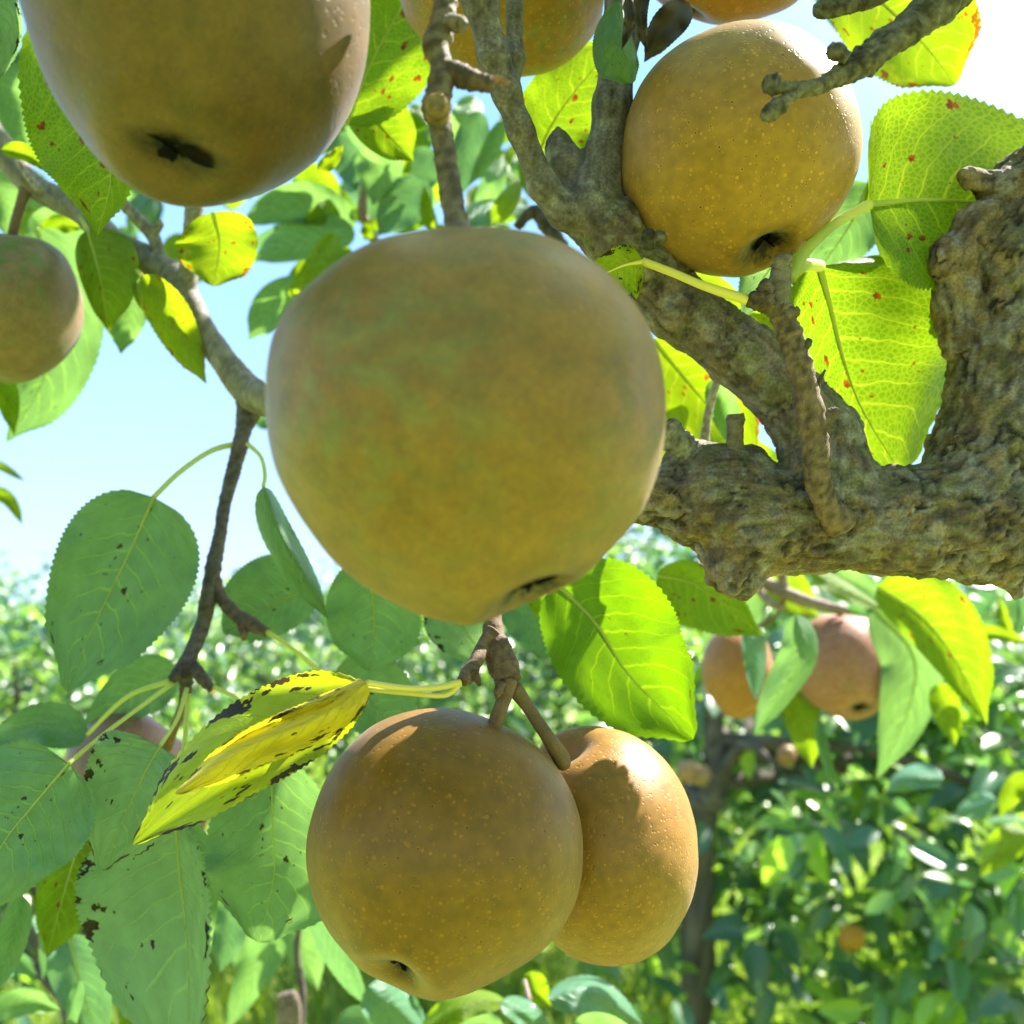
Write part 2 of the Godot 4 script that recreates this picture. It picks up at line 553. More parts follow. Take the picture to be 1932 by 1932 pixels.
# ---------------------------------------------------------------- leaves
# mid: [column, row, distance] from stalk to tip. wa: half width on the side to the left of the way to the tip as seen turning (up when it runs right), wb: the other half.
# da, db: how far the two edges lie behind (+) or before (-) the midrib, in metres.
func leaf(mid: Array, wa: float, wb: float, look := "leaf", o := {}) -> MeshInstance3D:
	var q := []
	for k in mid: q.append(Vector3(k[0], k[1], k[2]))
	var size: float = maxf(wa, wb)
	var n: int = o.get("n", 64 if size > 45 else 32)
	var cr := 6 if size > 45 else 4
	var da: float = o.get("da", -0.007)
	var db: float = o.get("db", -0.007)
	var arch: float = o.get("arch", rng.randf_range(-0.008, 0.008) if size > 60 else 0.0)
	var curl: float = o.get("curl", 0.35)
	var pa: float = o.get("pa", 0.5)
	var pb: float = o.get("pb", 0.8)
	var wave: float = o.get("wave", 0.0025)
	var top := pow(pa / (pa + pb), pa) * pow(pb / (pa + pb), pb)
	var base := P(mid[0][0], mid[0][1], mid[0][2])
	var ph := rng.randf() * TAU
	var rows: Array[PackedVector3Array] = []
	var uvs: Array[PackedVector2Array] = []
	var spine := []
	for i in n + 1:
		var u := float(i) / n
		var p := spline(q, u)
		var ahead := spline(q, minf(u + 0.02, 1)) - spline(q, maxf(u - 0.02, 0))
		var t := Vector2(ahead.x, ahead.y).normalized()
		var a := Vector2(t.y, -t.x)
		var w := pow(u, pa) * pow(1.0 - u, pb) / top * (1.0 - 0.42 * smoothstep(0.8, 0.97, u)) if u > 0.0 and u < 1.0 else 0.0
		var pr := PackedVector3Array()
		var ur := PackedVector2Array()
		for j in range(-cr, cr + 1):
			var s := float(j) / cr
			var reach := (wa if j > 0 else wb) * w * absf(s)
			if absi(j) == cr and i > 1 and i < n: reach += (0.022 if i % 2 == 0 else -0.012) * size * minf(1.0, w * 2.0) * o.get("teeth", 1.0)
			var xy := Vector2(p.x, p.y) + a * reach * signf(s)
			var z := p.z + (da if j > 0 else db) * w * pow(absf(s), 1.6) * (1.0 + curl * sin(u * 7.0 + ph + j)) + arch * sin(PI * u)
			z += wave * s * s * sin(u * 15.0 + ph + (1.6 if j > 0 else 0.0)) * minf(1.0, w * 1.5)
			z += 0.0003 * absf(s) * cos((u - 0.17 * absf(s)) * TAU * 9.0) * w
			pr.append(P(xy.x, xy.y, z) - base)
			ur.append(Vector2(u, 0.5 + 0.5 * s))
		rows.append(pr)
		uvs.append(ur)
		if i % 4 == 0 or i == n: spine.append(pr[cr] + (C.origin - base - pr[cr]).normalized() * 0.0002)
	var parent: Node = o.get("on", near_tree)
	var l := put("leaf", grid(rows, uvs, []), M[look], parent, base)
	if o.has("lab"): l.set_meta("label", o.lab)
	var stalk: StandardMaterial3D = M.stalk_yellow if look == "leaf_yellow" or look == "leaf_olive" else M.stalk
	if o.has("pet"):
		var pp := path(o.pet)
		pp.append(base)
		for i in pp.size(): pp[i] -= base
		var r0 := px(o.get("thick", 6.0), mid[0][2])
		put("petiole", tube(pp, [r0 * 1.25, r0, r0], 8, 18), stalk, l)
	if o.get("rib", size > 60):
		var r1 := px(o.get("thick", 6.0), mid[0][2]) * 0.6
		put("midrib", tube(spine, [r1, r1 * 0.6, r1 * 0.3, r1 * 0.08], 6, spine.size()), stalk, l)
	return l


# A leaf of the crown overhead, outside the view: it stands on the way of the sun to the point (x, y, d).
func shade(x: float, y: float, d: float, away: float, size := 0.05, turn := 0.0) -> void:
	var at := P(x, y, d) + sun_dir * away
	var side := sun_dir.cross(Vector3(0.3, 1, 0.2)).normalized()
	var up := sun_dir.cross(side)
	var a := side * cos(turn) + up * sin(turn)
	var b := up * cos(turn) - side * sin(turn)
	var rows: Array[PackedVector3Array] = []
	var uvs: Array[PackedVector2Array] = []
	for i in 17:
		var u := i / 16.0
		var w := pow(u, 0.5) * pow(1.0 - u, 0.7) * 1.95 * size * 0.42 if i > 0 and i < 16 else 0.0
		var pr := PackedVector3Array()
		var ur := PackedVector2Array()
		for j in range(-2, 3):
			var s := j / 2.0
			pr.append(a * (u - 0.5) * size * 1.25 + b * w * s + sun_dir * size * (0.12 * s * s - 0.1 * (u - 0.5) * (u - 0.5)))
			ur.append(Vector2(u, 0.5 + 0.5 * s))
		rows.append(pr)
		uvs.append(ur)
	put("leaf", grid(rows, uvs, []), M.leaf, near_tree, at)


# ---------------------------------------------------------------- the gnarled limb: one skin over joined tapering bones
# chains: [rough, moss, [column, row, distance, radius in pixels], ...]
func limb_mesh(chains: Array, h: float) -> ArrayMesh:
	var bones := []
	var lo := Vector3.ONE * 1e9
	var hi := -lo
	for ch in chains:
		for i in range(2, ch.size() - 1):
			var a: Array = ch[i]
			var b: Array = ch[i + 1]
			var va := Vector3((a[0] - SIDE) / F * a[2], -(a[1] - SIDE) / F * a[2], -a[2])
			var vb := Vector3((b[0] - SIDE) / F * b[2], -(b[1] - SIDE) / F * b[2], -b[2])
			var ra := px(a[3], a[2])
			var rb := px(b[3], b[2])
			bones.append([va, vb, ra, rb, ch[0], ch[1]])
			var m := Vector3.ONE * (maxf(ra, rb) + 0.010)
			lo = lo.min(va.min(vb) - m)
			hi = hi.max(va.max(vb) + m)
	var nx := int((hi.x - lo.x) / h) + 2
	var ny := int((hi.y - lo.y) / h) + 2
	var nz := int((hi.z - lo.z) / h) + 2
	var g := PackedFloat32Array()
	var rough := PackedFloat32Array()
	var moss := PackedFloat32Array()
	g.resize(nx * ny * nz)
	g.fill(1.0)
	rough.resize(g.size())
	moss.resize(g.size())
	var turn2 := PackedVector2Array()      # doubled angle of the bone in the picture plane
	turn2.resize(g.size())
	var blend := 0.0045
	for b in bones:
		var a: Vector3 = b[0]
		var ab: Vector3 = b[1] - a
		var l2 := ab.length_squared()
		var m := Vector3.ONE * (maxf(b[2], b[3]) + blend)
		var p0: Vector3 = (a.min(b[1]) - m - lo) / h
		var p1: Vector3 = (a.max(b[1]) + m - lo) / h
		var r0: float = b[2]
		var r1: float = b[3] - r0
		var way := Vector2(ab.x * ab.x - ab.y * ab.y, 2.0 * ab.x * ab.y).normalized()
		for z in range(maxi(0, int(p0.z)), mini(nz - 1, int(p1.z) + 1)):
			for y in range(maxi(0, int(p0.y)), mini(ny - 1, int(p1.y) + 1)):
				var i := (z * ny + y) * nx + maxi(0, int(p0.x))
				for x in range(maxi(0, int(p0.x)), mini(nx - 1, int(p1.x) + 1)):
					var p := lo + Vector3(x, y, z) * h - a
					var t := clampf(p.dot(ab) / l2, 0.0, 1.0)
					var d := (p - ab * t).length() - r0 - r1 * t
					if d < blend:
						var e := g[i]
						if e > 0.9:
							g[i] = d
							rough[i] = b[4]
							moss[i] = b[5]
							turn2[i] = way
						else:
							var k := maxf(blend - absf(d - e), 0.0) / blend
							var w := clampf(0.5 + 0.5 * (e - d) / blend, 0.0, 1.0)
							g[i] = minf(d, e) - k * k * blend * 0.25
							rough[i] = lerpf(rough[i], b[4], w)
							moss[i] = lerpf(moss[i], b[5], w)
							turn2[i] = turn2[i].lerp(way, w)
					i += 1
	var sx := 1
	var sy := nx
	var sz := nx * ny
	var corner := [0, sx, sy, sx + sy, sz, sx + sz, sy + sz, sx + sy + sz]
	var where: Array[Vector3] = [Vector3(0, 0, 0), Vector3(1, 0, 0), Vector3(0, 1, 0), Vector3(1, 1, 0), Vector3(0, 0, 1), Vector3(1, 0, 1), Vector3(0, 1, 1), Vector3(1, 1, 1)]
	var edges := [[0, 1], [2, 3], [4, 5], [6, 7], [0, 2], [1, 3], [4, 6], [5, 7], [0, 4], [1, 5], [2, 6], [3, 7]]
	var cell := {}
	var v := PackedVector3Array()
	var nrm := PackedVector3Array()
	var info := PackedVector2Array()
	var grain := PackedVector2Array()
	for z in nz - 1:
		for y in ny - 1:
			var i := (z * ny + y) * nx - 1
			for x in nx - 1:
				i += 1
				var g0 := g[i]
				if g0 > h * 2.0 or g0 < -h * 2.0: continue
				var val := PackedFloat32Array()
				var inside := 0
				for k in 8:
					var q: float = g[i + corner[k]]
					val.append(q)
					if q < 0.0: inside += 1
				if inside == 0 or inside == 8: continue
				var sum := Vector3.ZERO
				var count := 0
				for e in edges:
					var a := val[e[0]]
					var b := val[e[1]]
					if (a < 0.0) != (b < 0.0):
						sum += where[e[0]].lerp(where[e[1]], a / (a - b))
						count += 1
				cell[i] = v.size()
				v.append(lo + (Vector3(x, y, z) + sum / count) * h)
				nrm.append(Vector3(val[1] + val[3] + val[5] + val[7] - val[0] - val[2] - val[4] - val[6], val[2] + val[3] + val[6] + val[7] - val[0] - val[1] - val[4] - val[5], val[4] + val[5] + val[6] + val[7] - val[0] - val[1] - val[2] - val[3]).normalized())
				info.append(Vector2(rough[i], moss[i]))
				grain.append(turn2[i])
	var idx := PackedInt32Array()
	for i in cell:
		for ax in [[sx, sy, sz], [sy, sz, sx], [sz, sx, sy]]:
			var a := g[i]
			var b: float = g[i + ax[0]]
			if (a < 0.0) == (b < 0.0): continue
			var c1: int = i - ax[1]
			var c2: int = i - ax[2]
			var c3: int = i - ax[1] - ax[2]
			if not (cell.has(c1) and cell.has(c2) and cell.has(c3)): continue
			if a < 0.0: idx.append_array([cell[i], cell[c3], cell[c1], cell[i], cell[c2], cell[c3]])
			else: idx.append_array([cell[i], cell[c1], cell[c3], cell[i], cell[c3], cell[c2]])
	# bark: plates with cracks between them, ridges, peeling, lichen
	var plates := FastNoiseLite.new()
	plates.seed = 4
	plates.noise_type = FastNoiseLite.TYPE_CELLULAR
	plates.cellular_return_type = FastNoiseLite.RETURN_DISTANCE2_SUB
	plates.fractal_type = FastNoiseLite.FRACTAL_NONE
	plates.frequency = 0.1
	var tint := PackedColorArray()
	for k in v.size():
		var w := C * v[k]
		var rg := info[k].x
		var mo := info[k].y
		var warp := Vector3(fn.get_noise_3dv(w * 700), fn.get_noise_3dv(w * 700 + Vector3.ONE * 99), fn.get_noise_3dv(w * 700 - Vector3.ONE * 77)) * 0.006
		var ww := w + warp
		var pl := plates.get_noise_3d(ww.x * 520, ww.y * 520, ww.z * 520) + 1.0        # 0 in the cracks
		# fissures run along the limb: four sets of stretched noise, weighed by the limb's own direction
		var fis := 0.0
		var fine := 0.0
		var wsum := 0.0
		for q in 4:
			var an := PI * q / 4.0
			var wt := pow(maxf(0.0, 0.5 + 0.5 * grain[k].normalized().dot(Vector2(cos(an * 2), sin(an * 2)))), 3.0)
			if wt < 0.02: continue
			var al := w.x * cos(an) + w.y * sin(an)
			var ac := -w.x * sin(an) + w.y * cos(an)
			fis += wt * fr.get_noise_3d(al * 130 + warp.x * 300, ac * 520 + warp.y * 300, w.z * 420 + q * 50)
			fine += wt * fd.get_noise_3d(al * 500, ac * 2600, w.z * 2600 + q * 50)
			wsum += wt
		fis /= wsum
		fine /= wsum
		var crack := smoothstep(0.56, 0.76, fis) * rg
		var split := (1.0 - smoothstep(0.0, 0.07, pl)) * smoothstep(-0.12, 0.12, fn.get_noise_3dv(w * 300 + Vector3.ONE * 40)) * rg
		var flake := smoothstep(0.05, 0.22, fn.get_noise_3dv(w * 700 + Vector3.ONE * 7)) * rg
		var lump := fn.get_noise_3dv(w * 380)
		var d := 0.0019 * rg * lump + 0.0012 * flake - 0.0015 * crack - 0.0016 * split + 0.0011 * (0.2 + rg) * fine
		v[k] += nrm[k] * d
		var tone := fd.get_noise_3dv(w * 1500)
		var c := Color(0.13, 0.095, 0.062).lerp(Color(0.215, 0.18, 0.15), smoothstep(-0.05, 0.12, fn.get_noise_3dv(w * 500 + Vector3.ONE * 11)))
		c = c.lerp(Color(0.24, 0.165, 0.07), smoothstep(0.08, 0.2, fn.get_noise_3dv(w * 800 + Vector3.ONE * 5)) * 0.7 * rg)
		c = c.lerp(Color(0.15, 0.135, 0.125), (1.0 - rg) * 0.8)
		c = c.lerp(Color(0.15, 0.165, 0.065), clampf(mo * smoothstep(-0.15, 0.3, fn.get_noise_3dv(w * 650 - Vector3.ONE * 31) + 0.35 * (C.basis.inverse() * (C.basis * nrm[k])).y), 0, 1))
		c = c.lerp(Color(0.3, 0.29, 0.23), 0.5 * smoothstep(0.28, 0.42, fd.get_noise_3dv(w * 1000 + Vector3.ONE * 3)))
		c = c * (1.0 + 0.4 * tone + 0.9 * fine)
		c = c.lerp(Color(0.03, 0.025, 0.02), clampf(crack * 0.85 + split * 0.95, 0, 0.95))
		tint.append(c * Color(0.98, 0.96, 1.2))
	for k in v.size(): v[k] = C * v[k]
	var n := PackedVector3Array()
	n.resize(v.size())
	for t in range(0, idx.size(), 3):
		var f := (v[idx[t + 2]] - v[idx[t]]).cross(v[idx[t + 1]] - v[idx[t]])
		n[idx[t]] += f; n[idx[t + 1]] += f; n[idx[t + 2]] += f
	for k in n.size(): n[k] = n[k].normalized() if n[k].length() > 0 else Vector3.UP
	var arr := []
	arr.resize(Mesh.ARRAY_MAX)
	arr[Mesh.ARRAY_VERTEX] = v
	arr[Mesh.ARRAY_NORMAL] = n
	arr[Mesh.ARRAY_COLOR] = tint
	arr[Mesh.ARRAY_INDEX] = idx
	var out := ArrayMesh.new()
	out.add_surface_from_arrays(Mesh.PRIMITIVE_TRIANGLES, arr)
	return out


func twig_tint(light: Color, dark: Color) -> Callable:
	return func(w, b): return dark.lerp(light, clampf(0.5 + 1.1 * fd.get_noise_3dv(w * 2600) + 0.5 * fn.get_noise_3dv(w * 500), 0, 1))


func twig(called: String, a: Array, light: Color, dark: Color, bump := 0.12, ring := 0.1, around := 14, o := {}) -> MeshInstance3D:
	return put(called, tube(path(a), radii(a), around, (a.size() - 1) * 14, bump, 60.0, twig_tint(light, dark), ring), o.get("mat", M.twig), o.get("on", near_tree))


# ---------------------------------------------------------------- trees of the orchard behind
var far_leaf: Array[ArrayMesh] = []
var far_mats: Array[StandardMaterial3D] = []


func make_far_leaves() -> void:
	for k in 4:
		var rows: Array[PackedVector3Array] = []
		var uvs: Array[PackedVector2Array] = []
		var fold := [0.25, 0.5, 0.1, 0.8][k] as float
		var droop := [0.25, 0.1, 0.45, 0.3][k] as float
		for i in 9:
			var u := i / 8.0
			var w := pow(u, 0.5) * pow(1.0 - u, 0.75) * 1.93 * 0.3 if i > 0 and i < 8 else 0.004
			var pr := PackedVector3Array()
			var ur := PackedVector2Array()
			for j in range(-2, 3):
				var s := j / 2.0
				pr.append(Vector3(w * s, w * fold * absf(s) - droop * u * u, u))
				ur.append(Vector2(u, 0.5 + 0.5 * s))
			rows.append(pr)
			uvs.append(ur)
		far_leaf.append(grid(rows, uvs, []))
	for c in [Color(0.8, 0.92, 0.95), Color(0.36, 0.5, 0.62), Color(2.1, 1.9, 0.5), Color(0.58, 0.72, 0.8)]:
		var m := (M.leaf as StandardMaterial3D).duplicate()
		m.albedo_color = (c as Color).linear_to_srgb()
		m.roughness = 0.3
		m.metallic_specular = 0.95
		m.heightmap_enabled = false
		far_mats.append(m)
	var y := (M.leaf_yellow as StandardMaterial3D).duplicate()
	y.heightmap_enabled = false
	y.albedo_color = lin(0.9, 0.55, 0.5)
	far_mats.append(y)


# foot: where the trunk stands; reach: half extents of the crown round centre; shoots carry leaves along them.
func orchard_tree(label: String, foot: Vector3, centre: Vector3, reach: Vector3, shoots: int, singles: int, leaf_size: float, seed_: int, trunk := [], thick := 0.035) -> Node3D:
	var r := RandomNumberGenerator.new()
	r.seed = seed_
	var t := Node3D.new()
	t.name = numbered("pear_tree")
	t.position = foot
	add_child(t)
	tag(t, label, "tree", "pear trees growing in the orchard behind")
	var q := [foot, foot.lerp(centre, 0.35) + Vector3(0.05, 0, 0.02), centre]
	if trunk.size(): q = trunk
	for i in q.size(): q[i] = q[i] - foot
	var bark := twig_tint(Color(0.17, 0.15, 0.13), Color(0.07, 0.06, 0.05))
	put("trunk", tube(q, [thick * 1.3, thick, thick * 0.8, thick * 0.55], 14, 40, 0.16, 8.0, bark), M.bark_far, t)
	for k in 7:
		var a := TAU * (k + r.randf() * 0.6) / 7.0
		var b0: Vector3 = spline(q, r.randf_range(0.45, 0.95))
		var b1 := centre - foot + Vector3(cos(a) * reach.x, r.randf_range(-0.4, 0.8) * reach.y, sin(a) * reach.z) * 0.85
		put("branch", tube([b0, b0.lerp(b1, 0.5) + Vector3(0, 0.06, 0), b1], [thick * 0.5, thick * 0.35, thick * 0.12], 8, 14, 0.15, 12.0, bark), M.bark_far, t)
	var all := []
	for s in shoots:
		var dir := Vector3(r.randfn(), r.randfn(), r.randfn()).normalized()
		var from := centre + dir * reach * pow(r.randf(), 0.4)
		var grow := (dir * 0.6 + Vector3(r.randfn() * 0.4, r.randfn() * 0.5 + 0.15, r.randfn() * 0.4)).normalized()
		var many := r.randi_range(6, 13)
		var ang := r.randf() * TAU
		for k in many:
			var at := from + grow * (k * 0.028)
			ang += 2.4
			var side := grow.cross(Vector3(0.2, 0.9, 0.31)).normalized()
			var out := (side * cos(ang) + side.cross(grow) * sin(ang)) * 0.9 + grow * 0.35 + Vector3(0, -0.35, 0)
			out = out.normalized()
			at += out * 0.03
			var up := (Vector3(0.28, 1, 0.28) + Vector3(r.randfn(), r.randfn(), r.randfn()) * 0.65).normalized()
			if r.randf() < 0.22:      # some turn their faces so that the sun glances off them
				var toward := (sun_dir + (C.origin - at).normalized()).normalized()
				up = (toward + Vector3(r.randfn(), r.randfn(), r.randfn()) * 0.1).normalized()
				out = (out - toward * out.dot(toward)).normalized()
			var x := up.cross(out).normalized()
			var size := leaf_size * r.randf_range(0.5, 1.3)
			var b := Basis(x, out.cross(x).normalized(), out) * size
			var v := C.affine_inverse() * at
			var seen := -v.z > 0.3 and absf(v.x) < -v.z * 0.55 and absf(v.y) < -v.z * 0.55
			if -v.z < 0.9: continue
			all.append([(size / -v.z) * (1.0 if seen else 0.05), Transform3D(b, at - foot)])
	all.sort_custom(func(a, b): return a[0] > b[0])
	for i in mini(singles, all.size()):
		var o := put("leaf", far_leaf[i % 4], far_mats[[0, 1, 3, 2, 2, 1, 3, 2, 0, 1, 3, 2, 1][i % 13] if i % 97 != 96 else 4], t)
		o.transform = all[i][1]
	if all.size() > singles:
		var mm := MultiMesh.new()
		mm.transform_format = MultiMesh.TRANSFORM_3D
		mm.use_colors = true
		mm.mesh = far_leaf[0]
		mm.instance_count = all.size() - singles
		for i in range(singles, all.size()):
			mm.set_instance_transform(i - singles, all[i][1])
			var g := r.randf()
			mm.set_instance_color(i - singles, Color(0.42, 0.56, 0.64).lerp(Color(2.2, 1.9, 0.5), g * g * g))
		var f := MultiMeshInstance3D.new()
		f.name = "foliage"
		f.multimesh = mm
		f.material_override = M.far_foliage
		f.set_meta("kind", "stuff")
		t.add_child(f)
	return t


func _ready() -> void:
	rng.seed = 20
	fn.seed = 2
	fn.frequency = 0.1
	fn.fractal_octaves = 3
	fd.seed = 9
	fd.frequency = 0.1
	fd.fractal_octaves = 3
	fr.seed = 14
	fr.noise_type = FastNoiseLite.TYPE_SIMPLEX
	fr.fractal_type = FastNoiseLite.FRACTAL_RIDGED
	fr.fractal_octaves = 4
	fr.frequency = 0.1

	# ---- camera, sky, sun, exposure
	F = SIDE / tan(deg_to_rad(27.5))
	C = Transform3D(Basis(Vector3.RIGHT, deg_to_rad(8.0)), Vector3(0, 1.5, 0))
	cam = Camera3D.new()
	cam.name = "camera"
	cam.transform = C
	var lens := CameraAttributesPhysical.new()
	lens.frustum_focal_length = 12.0 / tan(deg_to_rad(27.5))
	lens.frustum_focus_distance = 0.36
	lens.exposure_aperture = 7.0
	lens.frustum_near = 0.02
	lens.frustum_far = 400.0
	cam.attributes = lens
	cam.fov = 55.0
	cam.near = 0.02
	cam.far = 400.0
	add_child(cam)

	sun_dir = (C.basis * Vector3(0.56, 0.70, -0.44)).normalized()
	var sun := DirectionalLight3D.new()
	sun.name = "sun"
	sun.basis = Basis.looking_at(-sun_dir, Vector3.UP)
	sun.light_energy = 1.6
	sun.light_color = lin(1.0, 0.95, 0.86)
	sun.light_angular_distance = 0.5
	sun.shadow_enabled = true
	add_child(sun)

	var sky_mat := ProceduralSkyMaterial.new()
	sky_mat.sky_top_color = lin(0.093, 0.187, 0.325)
	sky_mat.sky_horizon_color = lin(0.225, 0.285, 0.375)
	sky_mat.sky_curve = 0.14
	sky_mat.ground_bottom_color = lin(0.10, 0.16, 0.04)
	sky_mat.ground_horizon_color = lin(0.14, 0.2, 0.07)
	sky_mat.sun_angle_max = 62.0
	sky_mat.sun_curve = 0.32
	var sky := Sky.new()
	sky.sky_material = sky_mat
	var env := Environment.new()
	env.background_mode = Environment.BG_SKY
	env.sky = sky
	env.tonemap_mode = Environment.TONE_MAPPER_LINEAR
	env.tonemap_exposure = 4.9
	env.sdfgi_enabled = true
	env.ssao_enabled = true
	env.ssil_enabled = true
	var we := WorldEnvironment.new()
	we.name = "world"
	we.environment = env
	add_child(we)

	make_materials()
	make_far_leaves()
	M.bark_far = bark_mat(9.0, 0.4)
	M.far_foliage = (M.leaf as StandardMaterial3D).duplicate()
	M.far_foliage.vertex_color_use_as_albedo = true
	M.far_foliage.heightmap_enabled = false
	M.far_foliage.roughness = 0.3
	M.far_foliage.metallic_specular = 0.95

	ground()
	orchard()

	# ---- the near tree: limbs and twigs
	near_tree = Node3D.new()
	near_tree.name = numbered("pear_tree")
	near_tree.position = Vector3.ZERO
	add_child(near_tree)
	tag(near_tree, "near pear tree with gnarled limbs, leafy twigs and big russet pears", "tree")
	limbs()
	pears()
	leaves_right()
	leaves_left()
	leaves_behind()
	crown()


func ground() -> void:
	var soil := StandardMaterial3D.new()
	var n := noise_image(512, 0.03, FastNoiseLite.TYPE_SIMPLEX, false, 5, 21)
	var im := Image.create(512, 512, false, Image.FORMAT_RGB8)
	for y in 512:
		for x in 512:
			var a := n.get_pixel(x, y).r
			im.set_pixel(x, y, Color(0.13, 0.20, 0.028).lerp(Color(0.25, 0.31, 0.045), a).linear_to_srgb())
	soil.albedo_texture = tex(im)
	soil.uv1_triplanar = true
	soil.uv1_world_triplanar = true
	soil.uv1_scale = Vector3.ONE * 0.9
	soil.roughness = 0.95
	var rows: Array[PackedVector3Array] = []
	var uvs: Array[PackedVector2Array] = []
	for i in 61:
		var pr := PackedVector3Array()
		var ur := PackedVector2Array()
		for j in 61:
			var x := pow(absf(j - 30.0) / 30.0, 2.2) * signf(j - 30.0) * 300.0
			var z := pow(absf(i - 30.0) / 30.0, 2.2) * signf(i - 30.0) * 300.0
			pr.append(Vector3(x, 0.05 * fn.get_noise_2d(x * 4.0, z * 4.0), z))
			ur.append(Vector2(x, z))
		rows.append(pr)
		uvs.append(ur)
	var g := put("ground", grid(rows, uvs, []), soil)
	tag(g, "sunlit grassy orchard floor", "", "", "structure")
	# grass: tufts of five bent blades
	var st := SurfaceTool.new()
	st.begin(Mesh.PRIMITIVE_TRIANGLES)
	for k in 5:
		var a := TAU * k / 5.0 + 0.4 * k
		var o := Vector3(cos(a * 1.7), 0, sin(a * 1.7)) * 0.03
		var lean := Vector3(cos(a), 0, sin(a)) * (0.03 + 0.02 * (k % 3))
		var s := Vector3(-sin(a), 0, cos(a)) * 0.0045
		var h := 0.10 + 0.03 * (k % 3)
		var m := o + lean * 0.4 + Vector3(0, h * 0.6, 0)
		var t := o + lean * 1.3 + Vector3(0, h, 0)
		for v in [o - s, o + s, m + s, o - s, m + s, m - s, m - s, m + s, t]: st.add_vertex(v)
	st.generate_normals()
	var gm := plain(Color(0.22, 0.33, 0.05), 0.45)
	gm.backlight_enabled = true
	gm.backlight = lin(0.9, 1.0, 0.4)
	gm.vertex_color_use_as_albedo = true
	gm.cull_mode = BaseMaterial3D.CULL_DISABLED
	var mm := MultiMesh.new()
	mm.transform_format = MultiMesh.TRANSFORM_3D
	mm.use_colors = true
	mm.mesh = st.commit()
	mm.instance_count = 30000
	for i in mm.instance_count:
		var z := -2.6 - pow(rng.randf(), 1.6) * 16.0
		var x := rng.randf_range(-1, 1) * (1.6 - z * 0.6)
		var s := rng.randf_range(0.6, 1.5)
		mm.set_instance_transform(i, Transform3D(Basis(Vector3.UP, rng.randf() * TAU) * s, Vector3(x, 0.0, z)))
		mm.set_instance_color(i, Color(0.8, 0.9, 0.8).lerp(Color(1.5, 1.25, 0.9), rng.randf()))
	var f := MultiMeshInstance3D.new()
	f.name = "grass"
	f.multimesh = mm
	f.material_override = gm
	add_child(f)
	tag(f, "bright green grass growing under the orchard trees", "grass", "", "stuff")


func orchard() -> void:
	var a := P(1335, 1800, 2.2)
	var foot := Vector3(a.x - 0.02, 0, a.z)
	orchard_tree("dense dark-leaved pear tree filling the lower right behind the two hanging pears", foot, P(1680, 1560, 2.35), Vector3(0.6, 0.5, 0.5), 300, 300, 0.085, 3, [foot, P(1315, 1640, 2.2), P(1348, 1490, 2.2), P(1345, 1340, 2.25)], 0.038)
	var b := P(1960, 1500, 3.4)
	orchard_tree("pear tree standing farther back at the right edge", Vector3(b.x, 0, b.z), P(1900, 1230, 3.8), Vector3(0.9, 0.6, 0.6), 200, 200, 0.085, 4)
	var c := P(1290, 1400, 4.6)
	orchard_tree("pear tree seen under the big middle pear, farther down the row", Vector3(c.x, 0, c.z), P(1200, 1260, 4.8), Vector3(1.1, 0.75, 0.9), 420, 200, 0.085, 5)
	var e := P(620, 1400, 5.2)
	orchard_tree("pale leafy pear tree behind the bare hanging twig", Vector3(e.x, 0, e.z), P(640, 1270, 5.6), Vector3(1.1, 0.5, 0.8), 280, 200, 0.085, 6)
	var g := P(-40, 1500, 3.6)
	orchard_tree("pear tree at the left edge, low behind the spotted leaf", Vector3(g.x, 0, g.z), P(40, 1320, 4.2), Vector3(0.8, 0.4, 0.6), 170, 250, 0.085, 7)
	var h := P(240, 1700, 2.6)
	orchard_tree("low sunlit pear tree behind the lower left leaf cluster", Vector3(h.x, 0, h.z), P(60, 1640, 2.8), Vector3(0.35, 0.2, 0.35), 50, 150, 0.08, 8)
	var k := 0
	for s in ["small far pear tree at the left end of the back row", "far pear tree second from the left in the back row", "far pear tree in the middle of the back row", "far pear tree to the right in the back row", "far pear tree at the right end of the back row"]:
		var x: float = [-60, 330, 800, 1300, 1800][k]
		var d: float = [9.0, 11.0, 10.0, 9.0, 10.0][k]
		var q := P(x, 1220, d)
		orchard_tree(s, Vector3(q.x, 0, q.z), Vector3(q.x, 1.45, q.z), Vector3(1.7, 0.8, 1.3), 420, 60, 0.1, 30 + k, [], 0.06)
		k += 1


